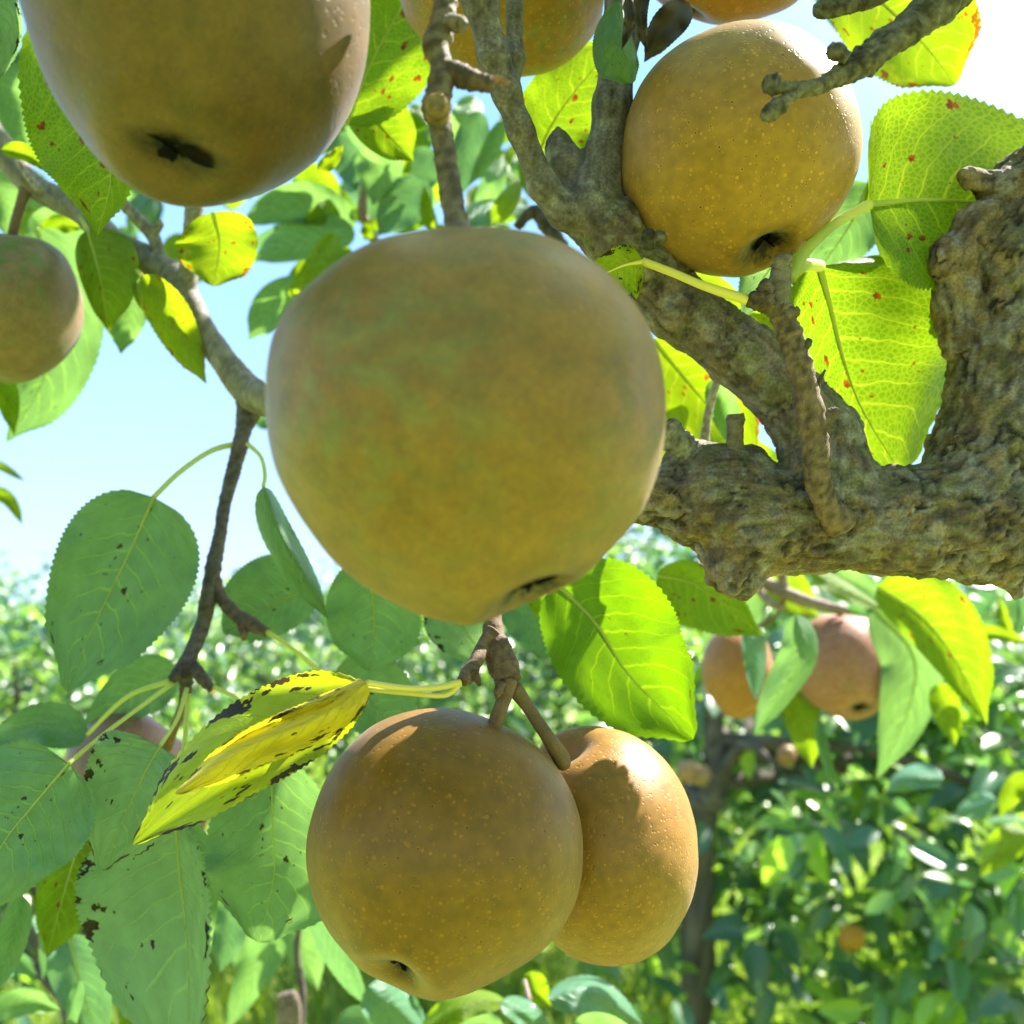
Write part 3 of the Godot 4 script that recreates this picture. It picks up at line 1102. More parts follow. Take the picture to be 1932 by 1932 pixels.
func limbs() -> void:
	var big := [
		[1.0, 0.35, [2170, 325, .44, 100], [1992, 384, .43, 118], [1908, 525, .425, 108], [1908, 700, .42, 106], [1880, 860, .415, 115], [1845, 975, .41, 118], [1700, 985, .41, 100], [1560, 975, .41, 97], [1420, 985, .41, 100], [1330, 948, .41, 82], [1245, 940, .41, 54], [1180, 935, .41, 46]],
		[1.0, 0.1, [1395, 1020, .41, 80], [1385, 1070, .405, 56]],
		[0.8, 0.5, [1300, 880, .415, 50], [1400, 900, .41, 60]],
		[1.0, 0.2, [1890, 1060, .41, 45], [1918, 1118, .41, 12]],
		[1.0, 0.0, [1810, 640, .415, 34], [1806, 560, .415, 38], [1794, 492, .412, 38], [1850, 420, .415, 40]],
		[0.9, 0.0, [1885, 360, .42, 36], [1840, 338, .416, 14], [1816, 332, .415, 8]],
		[0.7, 0.55, [1565, 910, .41, 92], [1548, 830, .41, 74], [1502, 765, .41, 64], [1400, 668, .41, 62], [1275, 580, .41, 60], [1215, 500, .405, 55], [1160, 438, .40, 60], [1115, 400, .40, 52]],
		[0.12, 0.15, [1110, 405, .40, 44], [1068, 398, .395, 34], [1023, 350, .39, 26], [982, 245, .382, 23], [955, 172, .377, 25], [931, 105, .373, 27], [906, 0, .37, 31], [885, -70, .37, 32]],
		[0.12, 0.15, [1125, 395, .40, 44], [1133, 345, .40, 40], [1143, 290, .40, 36], [1155, 200, .40, 34], [1172, 60, .40, 34], [1178, -70, .40, 34]],
		[0.25, 0.4, [1090, 370, .405, 42], [1066, 310, .405, 32], [1055, 275, .405, 22], [1052, 240, .405, 5]],
		[0.12, 0.25, [962, 185, .385, 17], [970, 110, .385, 17], [972, -60, .385, 16]],
	]
	put("limb", limb_mesh(big, 0.0013), M.bark, near_tree)
	var grey := Color(0.23, 0.20, 0.18)
	var brown := Color(0.12, 0.085, 0.06)
	# grey dead stub and peg on top of the limb
	twig("stub", [[1330, 880, .41, 26], [1295, 850, .41, 30], [1262, 815, .405, 28], [1250, 800, .405, 20]], Color(0.33, 0.31, 0.28), Color(0.09, 0.08, 0.07), 0.35, 0.2, 20, {"mat": M.bark})
	twig("stub", [[1385, 880, .405, 20], [1386, 840, .405, 16], [1388, 790, .405, 17], [1388, 782, .405, 15]], Color(0.24, 0.20, 0.15), brown, 0.15, 0.15, 16)
	twig("bud", [[1222, 470, .38, 10], [1224, 450, .378, 17], [1222, 436, .376, 12]], Color(0.10, 0.09, 0.08), Color(0.04, 0.035, 0.03), 0.4, 0.1)
	twig("bud", [[1238, 465, .38, 9], [1244, 448, .376, 13], [1247, 436, .375, 8]], Color(0.22, 0.20, 0.18), Color(0.06, 0.05, 0.045), 0.5, 0.1)
	# upright spur before the limb
	twig("twig", [[1592, 992, .385, 30], [1560, 955, .383, 24], [1543, 900, .38, 24], [1536, 820, .378, 25], [1512, 700, .375, 24], [1492, 640, .375, 24], [1470, 580, .375, 23]], Color(0.27, 0.18, 0.115), Color(0.075, 0.05, 0.036), 0.16, 0.2, 24)
	twig("spur", [[1470, 590, .375, 24], [1468, 555, .374, 22], [1472, 520, .373, 20], [1478, 500, .372, 17]], grey, brown, 0.12, 0.1)
	twig("spur", [[1470, 585, .374, 22], [1440, 572, .373, 19], [1415, 566, .372, 14], [1408, 564, .372, 8]], brown * 1.4, brown * 0.7, 0.25, 0.25)
	twig("bud", [[1448, 575, .37, 12], [1444, 550, .369, 14], [1446, 533, .368, 13], [1449, 527, .368, 4]], Color(0.2, 0.15, 0.13), Color(0.05, 0.03, 0.03), 0.5, 0.3)
	twig("bud", [[1430, 570, .37, 9], [1424, 556, .369, 9], [1421, 549, .369, 3]], Color(0.12, 0.08, 0.07), Color(0.04, 0.03, 0.03), 0.5, 0.3)
	twig("bud", [[1480, 595, .372, 12], [1498, 588, .372, 13], [1506, 582, .372, 6]], Color(0.2, 0.16, 0.14), brown, 0.4, 0.3)
	twig("bud", [[1470, 510, .372, 15], [1478, 492, .371, 16], [1490, 484, .371, 9], [1495, 476, .371, 2]], Color(0.26, 0.22, 0.19), brown, 0.3, 0.3)
	twig("bud", [[1508, 655, .374, 10], [1522, 650, .374, 11], [1528, 640, .374, 6]], Color(0.1, 0.09, 0.08), Color(0.05, 0.04, 0.04), 0.4, 0.2)
	twig("bud", [[1540, 740, .376, 6], [1546, 718, .376, 5], [1557, 698, .376, 2]], Color(0.1, 0.08, 0.07), Color(0.04, 0.03, 0.03), 0.4, 0.2)
	twig("bud", [[1545, 800, .378, 10], [1562, 788, .378, 12], [1578, 776, .378, 10], [1582, 772, .378, 4]], Color(0.2, 0.17, 0.15), brown, 0.4, 0.3)
	# dead twig at the top right
	var d1 := Color(0.19, 0.165, 0.145)
	var d0 := Color(0.045, 0.037, 0.033)
	twig("twig", [[1860, -75, .31, 40], [1790, -5, .31, 36], [1710, 55, .308, 33], [1640, 108, .306, 27], [1600, 135, .305, 20], [1555, 158, .304, 16], [1500, 172, .303, 13]], d1, d0, 0.3, 0.2, 22, {"mat": M.bark})
	twig("spur", [[1515, 168, .303, 12], [1480, 165, .302, 10], [1462, 162, .302, 17], [1445, 160, .302, 15], [1438, 160, .302, 6]], d1, d0, 0.35, 0.3, 14, {"mat": M.bark})
	twig("spur", [[1510, 170, .303, 12], [1488, 186, .302, 11], [1468, 202, .301, 15], [1450, 216, .301, 15], [1440, 224, .301, 7]], d1, d0, 0.35, 0.3, 14, {"mat": M.bark})
	twig("twig", [[1700, -40, .33, 20], [1640, -2, .33, 19], [1590, 10, .33, 18], [1550, 18, .33, 18], [1536, 20, .33, 12]], Color(0.16, 0.14, 0.12), d0, 0.25, 0.15, 16, {"mat": M.bark})
	twig("bud", [[1600, 110, .3, 9], [1575, 95, .3, 16], [1565, 85, .3, 8]], d1, d0, 0.4, 0.2, 14, {"mat": M.bark})
	# blurred knobbly twig in front, from which the middle pear hangs
	var t1 := Color(0.24, 0.19, 0.16)
	var t0 := Color(0.075, 0.055, 0.05)
	twig("twig", [[846, -60, .275, 22], [842, 0, .275, 21], [832, 55, .274, 24], [820, 85, .273, 25], [832, 120, .272, 20], [830, 160, .27, 24], [824, 205, .27, 27], [832, 240, .27, 22], [842, 310, .268, 21], [855, 390, .266, 22], [872, 470, .262, 25]], t1, t0, 0.12, 0.16, 18)
	twig("bud", [[840, 45, .272, 13], [860, 44, .27, 16], [872, 46, .269, 14], [880, 48, .268, 6]], t1, t0, 0.25, 0.2)
	twig("spur", [[836, 130, .271, 18], [865, 138, .27, 20], [890, 150, .269, 19], [918, 158, .268, 17], [935, 158, .268, 8]], Color(0.2, 0.12, 0.09), t0, 0.25, 0.3)
	twig("bud", [[925, 152, .268, 8], [945, 151, .268, 7], [962, 158, .268, 4]], Color(0.42, 0.20, 0.12), Color(0.22, 0.1, 0.07), 0.2, 0.1)
	twig("bud", [[826, 215, .267, 20], [825, 200, .262, 22], [826, 192, .259, 16]], Color(0.36, 0.24, 0.12), t0, 0.2, 0.2)
	# left branch crossing to behind the middle pear
	var l1 := Color(0.30, 0.28, 0.27)
	var l0 := Color(0.14, 0.125, 0.115)
	twig("branch", [[-40, 215, .60, 24], [25, 310, .60, 23], [70, 355, .595, 23], [150, 398, .59, 23], [215, 455, .58, 24], [265, 490, .575, 31], [325, 520, .57, 28], [352, 560, .565, 24], [385, 625, .56, 23], [430, 690, .55, 25], [475, 742, .545, 31], [540, 770, .54, 26]], l1, l0, 0.1, 0.08, 20)
	twig("twig", [[352, 555, .565, 20], [358, 490, .56, 17], [364, 430, .555, 17], [368, 370, .55, 17], [370, 300, .55, 16]], l1, l0, 0.08, 0.08)
	twig("twig", [[300, 505, .572, 14], [293, 455, .57, 12], [272, 425, .568, 13], [240, 393, .566, 11], [216, 368, .565, 8]], l1, l0, 0.12, 0.1)
	twig("bud", [[290, 440, .568, 9], [300, 425, .566, 9], [302, 415, .566, 4]], l1, l0, 0.2, 0.1)
	twig("twig", [[-30, 250, .56, 9], [10, 300, .56, 9], [50, 345, .56, 9], [80, 365, .57, 8]], Color(0.2, 0.18, 0.17), l0, 0.1, 0.1)
	twig("bud", [[35, 308, .55, 5], [55, 335, .55, 7], [75, 360, .55, 8]], Color(0.4, 0.34, 0.32), l0, 0.1, 0.1)
	# bare twig hanging from it
	var h1 := Color(0.15, 0.125, 0.125)
	var h0 := Color(0.06, 0.048, 0.05)
	twig("twig", [[450, 725, .55, 12], [462, 775, .548, 16], [455, 830, .54, 15], [440, 890, .535, 14], [424, 950, .53, 12], [415, 1010, .525, 12], [403, 1065, .52, 15], [395, 1120, .515, 15], [382, 1180, .51, 14], [362, 1230, .50, 14], [350, 1265, .495, 20], [348, 1285, .495, 12]], h1, h0, 0.12, 0.16, 16)
	twig("twig", [[492, 755, .545, 12], [478, 785, .547, 12], [462, 812, .545, 11]], h1, h0, 0.1, 0.1)
	twig("spur", [[402, 1090, .518, 13], [418, 1130, .515, 12], [445, 1160, .51, 13], [475, 1178, .508, 13], [502, 1192, .505, 9]], Color(0.16, 0.11, 0.085), h0, 0.2, 0.2)
	twig("bud", [[450, 1165, .508, 8], [458, 1190, .506, 8], [460, 1208, .506, 4]], Color(0.18, 0.11, 0.08), h0, 0.3, 0.2)
	twig("spur", [[352, 1260, .495, 15], [335, 1272, .49, 13], [322, 1285, .488, 8]], Color(0.14, 0.10, 0.08), h0, 0.3, 0.3)
	twig("spur", [[360, 1255, .495, 14], [378, 1275, .49, 12], [400, 1300, .488, 9]], Color(0.14, 0.10, 0.08), h0, 0.3, 0.3)
	twig("spur", [[352, 1270, .495, 13], [350, 1300, .50, 12], [345, 1330, .505, 9]], Color(0.12, 0.09, 0.07), h0, 0.25, 0.3)
	# twig that carries the two lower pears
	var s1 := Color(0.22, 0.145, 0.10)
	var s0 := Color(0.10, 0.06, 0.045)
	twig("twig", [[940, 1090, .37, 15], [934, 1155, .365, 14], [930, 1190, .362, 20], [938, 1225, .36, 27], [950, 1258, .358, 29], [960, 1285, .355, 24]], s1, s0, 0.07, 0.06, 20)
	twig("spur", [[932, 1190, .36, 16], [912, 1220, .357, 14], [896, 1252, .35, 13], [884, 1272, .345, 16], [872, 1286, .342, 11]], s1, s0, 0.14, 0.12)
	twig("bud", [[893, 1268, .343, 8], [900, 1282, .342, 6], [905, 1294, .342, 3]], s0 * 1.4, s0 * 0.6, 0.4, 0.2)
	twig("bud", [[945, 1290, .352, 12], [940, 1305, .35, 10], [938, 1318, .35, 4]], s1, s0, 0.3, 0.3)
	# stalks of the cluster behind at the right and in the middle
	var p1 := Color(0.36, 0.27, 0.24)
	var p0 := Color(0.2, 0.13, 0.11)
	twig("twig", [[1420, 1085, .98, 11], [1480, 1118, .97, 13], [1540, 1140, .96, 12], [1600, 1152, .95, 8]], p1, p0, 0.1, 0.1)
	twig("twig", [[1470, 1050, .97, 10], [1478, 1100, .97, 9], [1482, 1130, .97, 8]], p1, p0, 0.1, 0.1)
	twig("twig", [[1430, 1110, .97, 8], [1450, 1135, .96, 8], [1478, 1150, .96, 6]], p1, p0, 0.1, 0.1)
	twig("twig", [[1328, 850, .5, 10], [1336, 780, .5, 8], [1355, 715, .5, 8], [1380, 650, .5, 7]], Color(0.5, 0.48, 0.4), p0, 0.1, 0.1)
	twig("twig", [[740, 520, .82, 10], [700, 440, .81, 9], [684, 400, .80, 9], [690, 340, .80, 7], [705, 300, .80, 5]], p1, p0, 0.1, 0.1)
	twig("twig", [[1060, 470, .62, 16], [1030, 425, .62, 14], [1005, 400, .62, 12], [975, 430, .62, 9]], Color(0.12, 0.1, 0.1), d0, 0.2, 0.2)
	# lower sprigs
	twig("twig", [[980, 2060, .66, 9], [1000, 1960, .66, 8], [1000, 1900, .66, 6], [990, 1850, .68, 4]], p1, p0, 0.1, 0.1)
	twig("twig", [[560, 1990, .92, 10], [570, 1880, .92, 8], [560, 1790, .92, 6], [575, 1700, .92, 4]], h1, h0, 0.1, 0.1)


func pears() -> void:
	var big := {"skin": "pear_dull", "mossy": 0.36, "stalk": [[878, 470, .262, 18], [885, 500, .265, 15], [895, 560, .268, 15]], "hole": 0.11, "wide": 0.15, "star": 0.15, "tint": Color(0.356, 0.185, 0.0288), "moss": Color(0.238, 0.174, 0.0360), "green": [Vector3(-0.42, 0.15, 0.88), 0.5, 0.42], "patch": Color(0.26, 0.30, 0.075)}
	pear("largest pear, blurred, in the middle, small dark calyx low on its right", [[500, 760], [504, 690], [518, 620], [545, 570], [585, 535], [640, 490], [700, 458], [760, 440], [860, 428], [960, 432], [1040, 447], [1100, 478], [1160, 528], [1203, 578], [1232, 632], [1251, 700], [1257, 780], [1250, 850], [1235, 912], [1207, 970], [1170, 1018], [1110, 1065], [1050, 1102], [990, 1127], [930, 1153], [880, 1170], [840, 1172], [790, 1161], [740, 1136], [680, 1100], [630, 1056], [590, 1006], [556, 955], [526, 900], [508, 840]], .25, Vector3(0.33, -0.86, 0.36), Vector3(-0.05, 0.9, -0.42), big)
	pear("big pear at the top left with a dark shrivelled star on its underside", [[18, -60], [38, 5], [60, 78], [95, 168], [140, 240], [190, 306], [240, 348], [300, 377], [370, 388], [450, 378], [530, 350], [600, 300], [652, 230], [683, 150], [696, 60], [698, -20], [680, -120], [620, -220], [520, -300], [400, -335], [260, -310], [120, -220], [45, -130]], .268, Vector3(-0.06, -0.70, 0.71), Vector3(0, 0.8, -0.6), {"skin": "pear_dull", "mossy": 0.34, "hole": 0.10, "wide": 0.2, "star": 0.13, "skew": Vector3(0.75, -0.6, 0.2), "skewed": 0.5, "tint": Color(0.196, 0.104, 0.0243), "moss": Color(0.132, 0.092, 0.0243), "stalk": [[355, -300, .27, 16], [352, -380, .28, 13], [340, -460, .29, 13]]})
	pear("speckled pear at the top right under the dead twig, a split calyx on its underside", [[1168, 340], [1172, 300], [1178, 250], [1188, 205], [1205, 165], [1235, 122], [1275, 88], [1330, 58], [1400, 38], [1470, 40], [1525, 62], [1572, 105], [1606, 165], [1624, 228], [1625, 298], [1603, 360], [1558, 425], [1510, 466], [1470, 490], [1430, 508], [1392, 521], [1345, 520], [1290, 506], [1250, 482], [1212, 442], [1186, 400]], .395, Vector3(0.22, -0.80, 0.56), Vector3(0.02, 0.92, -0.38), {"mossy": 0.24, "hole": 0.13, "wide": 0.17, "star": 0.14, "tint": Color(0.521, 0.265, 0.0365), "moss": Color(0.402, 0.218, 0.0243)})
	pear("lower pear in front of its twin on the short brown twig, calyx lower left", [[577, 1615], [580, 1570], [592, 1528], [615, 1470], [650, 1415], [700, 1370], [760, 1345], [820, 1335], [880, 1340], [940, 1360], [1000, 1395], [1046, 1440], [1080, 1500], [1097, 1560], [1100, 1630], [1090, 1690], [1062, 1750], [1020, 1796], [965, 1832], [910, 1862], [870, 1880], [830, 1885], [790, 1873], [740, 1848], [690, 1825], [650, 1795], [612, 1745], [590, 1690]], .35, Vector3(-0.34, -0.83, 0.43), Vector3(0.35, 0.85, -0.2), {"mossy": 0.26, "hole": 0.11, "wide": 0.15, "star": 0.08, "tint": Color(0.313, 0.146, 0.0077), "moss": Color(0.237, 0.121, 0.0058), "stalk": [[962, 1280, .354, 15], [952, 1315, .352, 14], [938, 1352, .35, 14], [930, 1385, .35, 15]]})
	pear("lower pear half hidden behind its twin, sun on its right shoulder", [[985, 1600], [990, 1520], [1000, 1450], [1020, 1400], [1050, 1378], [1090, 1368], [1135, 1370], [1190, 1385], [1235, 1415], [1280, 1470], [1305, 1530], [1316, 1600], [1312, 1670], [1290, 1730], [1250, 1780], [1200, 1810], [1150, 1816], [1095, 1805], [1045, 1780], [1005, 1700]], .40, Vector3(0.1, -0.9, -0.3), Vector3(-0.42, 0.78, 0.46), {"mossy": 0.18, "tint": Color(0.416, 0.194, 0.0225), "moss": Color(0.317, 0.161, 0.0150), "cavity": 0.22, "star": 0.0, "hole": 0.08, "stalk": [[968, 1295, .358, 16], [1000, 1340, .357, 12], [1030, 1385, .356, 13], [1058, 1428, .362, 17], [1062, 1438, .37, 16]]})
	pear("pear at the top middle, cut by the frame behind the forked branch", [[754, 0], [768, 40], [800, 80], [835, 118], [873, 136], [930, 145], [995, 143], [1048, 130], [1100, 92], [1132, 46], [1140, -30], [1120, -120], [1050, -200], [940, -225], [840, -190], [770, -110]], .445, Vector3(0.3, -0.6, -0.6), Vector3(0, 0.9, -0.3), {"mossy": 0.3, "tint": Color(0.440, 0.218, 0.0240), "star": 0.0, "hole": 0.1})
	pear("orange-brown pear above the speckled one, only its underside in the frame", [[1205, -130], [1222, -30], [1255, 14], [1300, 34], [1350, 42], [1400, 40], [1450, 30], [1505, 4], [1545, -60], [1550, -150], [1500, -260], [1380, -300], [1260, -250]], .45, Vector3(-0.5, -0.7, 0.2), Vector3(0, 0.9, -0.3), {"mossy": 0.1, "tint": Color(0.46, 0.17, 0.03), "star": 0.2})
	pear("dull pear at the left edge with a greenish sooty shoulder", [[-140, 580], [-125, 510], [-80, 455], [-20, 435], [20, 437], [80, 450], [120, 480], [145, 530], [158, 580], [155, 622], [135, 662], [100, 696], [50, 716], [0, 721], [-60, 710], [-115, 665]], .58, Vector3(-0.2, -0.9, 0.2), Vector3(0.1, 0.95, -0.1), {"skin": "pear_dull", "mossy": 0.2, "tint": Color(0.285, 0.179, 0.0990), "moss": Color(0.133, 0.231, 0.0315), "green": [Vector3(-0.05, 0.75, 0.6), 0.55, 0.9], "star": 0.0, "hole": 0.08, "stalk": [[20, 470, .58, 11], [25, 435, .58, 9], [36, 395, .585, 9], [48, 358, .59, 11]]})
	pear("pear tucked behind the lower left leaves, only its rounded top showing", [[117, 1470], [130, 1405], [170, 1362], [230, 1342], [290, 1350], [342, 1390], [376, 1440], [390, 1500], [388, 1560], [365, 1610], [310, 1640], [240, 1645], [165, 1600], [128, 1540]], .58, Vector3(0, -0.9, 0.2), Vector3(0.45, 0.8, 0.1), {"mossy": 0.15, "tint": Color(0.36, 0.17, 0.09), "star": 0.0, "stalk": [[345, 1330, .51, 9], [330, 1370, .54, 9], [315, 1410, .56, 10]]})
	pear("left pear of the small pair under the limb, a folded leaf before it", [[1325, 1262], [1335, 1215], [1362, 1185], [1400, 1178], [1435, 1195], [1455, 1240], [1456, 1285], [1440, 1330], [1410, 1356], [1378, 1352], [1345, 1320]], 1.03, Vector3(0.2, -0.9, 0.2), Vector3(0.1, 0.9, 0), {"mossy": 0.05, "tint": Color(0.52, 0.21, 0.05), "moss": Color(0.45, 0.19, 0.04), "star": 0.0, "group": "pair of pears under the limb", "stalk": [[1480, 1128, .98, 5], [1465, 1160, 1.0, 4], [1420, 1190, 1.02, 5]]})
	pear("right pear of the small pair under the limb, sunlit on its upper right", [[1500, 1270], [1505, 1215], [1525, 1175], [1560, 1157], [1600, 1153], [1640, 1168], [1668, 1205], [1685, 1255], [1678, 1305], [1655, 1340], [1620, 1355], [1580, 1350], [1535, 1330], [1510, 1305]], .97, Vector3(0.28, -0.8, 0.5), Vector3(0, 0.95, 0.1), {"mossy": 0.0, "tint": Color(0.48, 0.2, 0.13), "star": 0.12, "hole": 0.1, "group": "pair of pears under the limb", "stalk": [[1560, 1145, .96, 5], [1580, 1155, .96, 5], [1592, 1170, .965, 6]]})
	var k := 0
	for s in ["tiny far pear beside the dark trunk, left one of two that touch", "tiny far pear touching the dark trunk, right one of two that touch", "small brown far pear below the folded leaf of the pair under the limb", "yellow-orange far pear among dark leaves low at the right", "orange far pear near the right edge, low among the leaves"]:
		var c: Array = [[1296, 1455, 2.1, 20], [1322, 1462, 2.12, 19], [1484, 1425, 2.0, 19], [1607, 1770, 2.0, 26], [1925, 1680, 2.2, 24]][k]
		var o := []
		for i in 12: o.append([c[0] + c[3] * cos(TAU * i / 12.0), c[1] + c[3] * 1.12 * sin(TAU * i / 12.0)])
		pear(s, o, c[2], Vector3(0.1, -0.95, 0.2), Vector3(0, 1, 0), {"mossy": 0.0, "tint": [Color(0.5, 0.28, 0.12), Color(0.5, 0.3, 0.14), Color(0.4, 0.2, 0.07), Color(0.75, 0.36, 0.02), Color(0.72, 0.33, 0.02)][k], "star": 0.0, "group": "small far pears in the orchard"})
		k += 1


func leaves_right() -> void:
	leaf([[1640, 386, .405], [1750, 377, .42], [1920, 390, .465], [2200, 420, .53]], 205, 168, "leaf_lit", {"pa": 0.36, "pb": 0.7, "pet": [[1490, 525, .376], [1515, 480, .38], [1570, 425, .39]], "thick": 10, "lab": "broad sunlit leaf with rust spots beside the gnarled trunk"})
	leaf([[1547, 502, .40], [1566, 574, .41], [1592, 680, .42], [1628, 775, .435], [1700, 895, .45]], 245, 92, "leaf_lit", {"pa": 0.36, "pb": 0.42, "da": 0.03, "db": 0.0, "pet": [[1494, 515, .377], [1520, 500, .385]], "thick": 11})
	leaf([[1560, -90, .5], [1660, 0, .5], [1740, 80, .5], [1803, 160, .5]], 140, 112, "leaf_blotched", {"pa": 0.6, "pb": 0.6})
	leaf([[1632, 400, .52], [1650, 320, .52], [1643, 220, .52]], 10, 22, "leaf_lit")
	leaf([[1640, 345, .53], [1600, 430, .53], [1520, 545, .53]], 62, 60, "leaf", {"da": 0.01})
	leaf([[1250, 550, .52], [1330, 560, .52], [1420, 600, .53]], 50, 45, "leaf_lit")
	leaf([[1395, 625, .46], [1440, 612, .46], [1485, 640, .46]], 30, 28, "leaf_blotched")
	leaf([[1520, 470, .43], [1455, 505, .435], [1398, 602, .44]], 62, 56, "leaf_edge", {"pa": 0.4, "pet": [[1485, 505, .375], [1505, 485, .39]], "thick": 6, "lab": "small dull leaf with brown-bitten edge behind the spur"})
	leaf([[1212, 493, .378], [1165, 505, .375], [1090, 545, .37]], 68, 38, "leaf_olive", {"da": 0.006, "db": -0.008, "wave": 0.005, "pet": [[1410, 566, .371], [1330, 540, .372], [1270, 515, .375]], "thick": 8, "lab": "torn yellow-green leaf with a brown curled edge, half behind the largest pear"})
	leaf([[1232, 640, .54], [1310, 735, .54], [1430, 880, .54]], 90, 90, "leaf_blotched", {"pb": 0.6})
	leaf([[1260, 900, .57], [1310, 770, .57], [1390, 640, .57]], 90, 80, "leaf_blotched", {"pb": 0.6})
	leaf([[1345, 715, .52], [1372, 780, .52], [1388, 850, .52]], 26, 32, "leaf")
	leaf([[1490, 935, .6], [1445, 875, .6], [1405, 825, .6]], 26, 30, "leaf_lit")
	# top
	leaf([[655, 235, .52], [700, 120, .52], [765, 0, .52], [830, -110, .52]], 65, 118, "leaf_lit", {"pa": 0.5, "pb": 0.5, "db": 0.004})
	leaf([[660, 165, .54], [720, 240, .535], [780, 305, .53]], 62, 48, "leaf_lit", {"pb": 0.7})
	leaf([[1008, 305, .5], [1058, 208, .5], [1170, 70, .5]], 78, 82, "leaf_lit", {"pb": 0.5})
	leaf([[1168, 0, .37], [1172, 80, .362], [1193, 157, .366]], 24, 58, "leaf", {"pa": 0.7, "pb": 0.35, "da": 0.012, "db": 0.012, "lab": "dark green leaf fold lying across the upright branch"})
	leaf([[1300, 5, .41], [1255, 50, .41], [1215, 118, .42]], 34, 30, "dead_leaf", {"wave": 0.006, "rib": false, "lab": "withered dark brown leaf between the two upper right pears"})
	leaf([[1222, -30, .39], [1210, 30, .385], [1222, 100, .39]], 12, 18, "dead_leaf", {"wave": 0.006, "rib": false})
	leaf([[1182, -20, .36], [1190, 40, .355], [1172, 96, .36]], 10, 14, "dead_leaf", {"wave": 0.006, "rib": false})
	# beside the lower pears
	leaf([[1048, 1098, .46], [1125, 1177, .452], [1188, 1275, .447], [1308, 1395, .44]], 138, 112, "leaf_fresh", {"pa": 0.42, "pb": 0.5, "da": -0.012, "pet": [[985, 1060, .45]], "thick": 8, "lab": "glowing yellow-green leaf to the upper right of the lower pears"})
	leaf([[1000, 1095, .53], [1030, 1140, .53], [1062, 1195, .53]], 32, 30, "leaf_lit")
	leaf([[1240, 1085, .6], [1325, 1110, .6], [1440, 1200, .6]], 42, 80, "leaf_lit", {"pa": 0.6})
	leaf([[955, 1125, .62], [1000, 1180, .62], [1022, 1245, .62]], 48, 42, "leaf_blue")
	# small cluster behind under the limb
	leaf([[1655, 1108, .76], [1740, 1165, .75], [1805, 1250, .75], [1862, 1368, .75]], 88, 48, "leaf_lit", {"da": -0.02, "db": -0.01, "lab": "long sunlit leaf arching over the right of the small pair of pears"})
	leaf([[1650, 1145, .93], [1725, 1240, .93], [1710, 1350, .93], [1655, 1470, .93]], 52, 66, "leaf")
	leaf([[1500, 1158, .74], [1512, 1230, .735], [1468, 1310, .735], [1422, 1388, .74]], 32, 40, "leaf_spotted", {"da": 0.02, "db": 0.012, "lab": "pale folded leaf hanging between the two small pears"})
	leaf([[1408, 1172, .8], [1414, 1240, .8], [1425, 1325, .8]], 34, 12, "leaf_blue", {"da": 0.02})
	leaf([[1498, 1305, .98], [1520, 1370, .98], [1532, 1450, .98]], 32, 36, "leaf_lit")
	leaf([[1768, 1290, .9], [1790, 1340, .9], [1802, 1408, .9]], 26, 32, "leaf_lit")
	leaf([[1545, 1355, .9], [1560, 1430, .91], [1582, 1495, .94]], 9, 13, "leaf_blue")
	leaf([[1445, 1110, 1.08], [1395, 1150, 1.08], [1318, 1235, 1.08]], 40, 46, "leaf")
	leaf([[1525, 1072, .82], [1590, 1112, .83], [1672, 1152, .86]], 16, 20, "leaf_lit", {"da": 0.02})
	leaf([[1425, 1065, 1.0], [1480, 1110, 1.0], [1545, 1165, 1.0]], 46, 46, "leaf_lit")
	leaf([[1545, 1060, 1.1], [1600, 1090, 1.1], [1680, 1130, 1.1]], 30, 30, "leaf")
	leaf([[1830, 1195, .95], [1880, 1196, .95], [1945, 1215, .95]], 16, 13, "leaf_lit")
	leaf([[1908, 1208, 1.0], [1896, 1165, 1.0], [1884, 1125, 1.0]], 13, 10, "leaf_lit")
	leaf([[1912, 1208, 1.0], [1926, 1165, 1.0], [1918, 1118, 1.0]], 8, 12, "leaf_blue")
	leaf([[1945, 1575, 1.05], [1895, 1605, 1.05], [1848, 1652, 1.05]], 28, 42, "leaf_lit", {"db": 0.03})
	leaf([[1955, 1465, 1.05], [1912, 1488, 1.05], [1885, 1545, 1.05]], 26, 22, "leaf_lit")
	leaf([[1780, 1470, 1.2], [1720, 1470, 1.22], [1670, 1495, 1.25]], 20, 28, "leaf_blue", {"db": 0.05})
	leaf([[1880, 1510, 1.3], [1840, 1525, 1.32], [1800, 1540, 1.36]], 20, 26, "leaf_blue", {"db": 0.05})


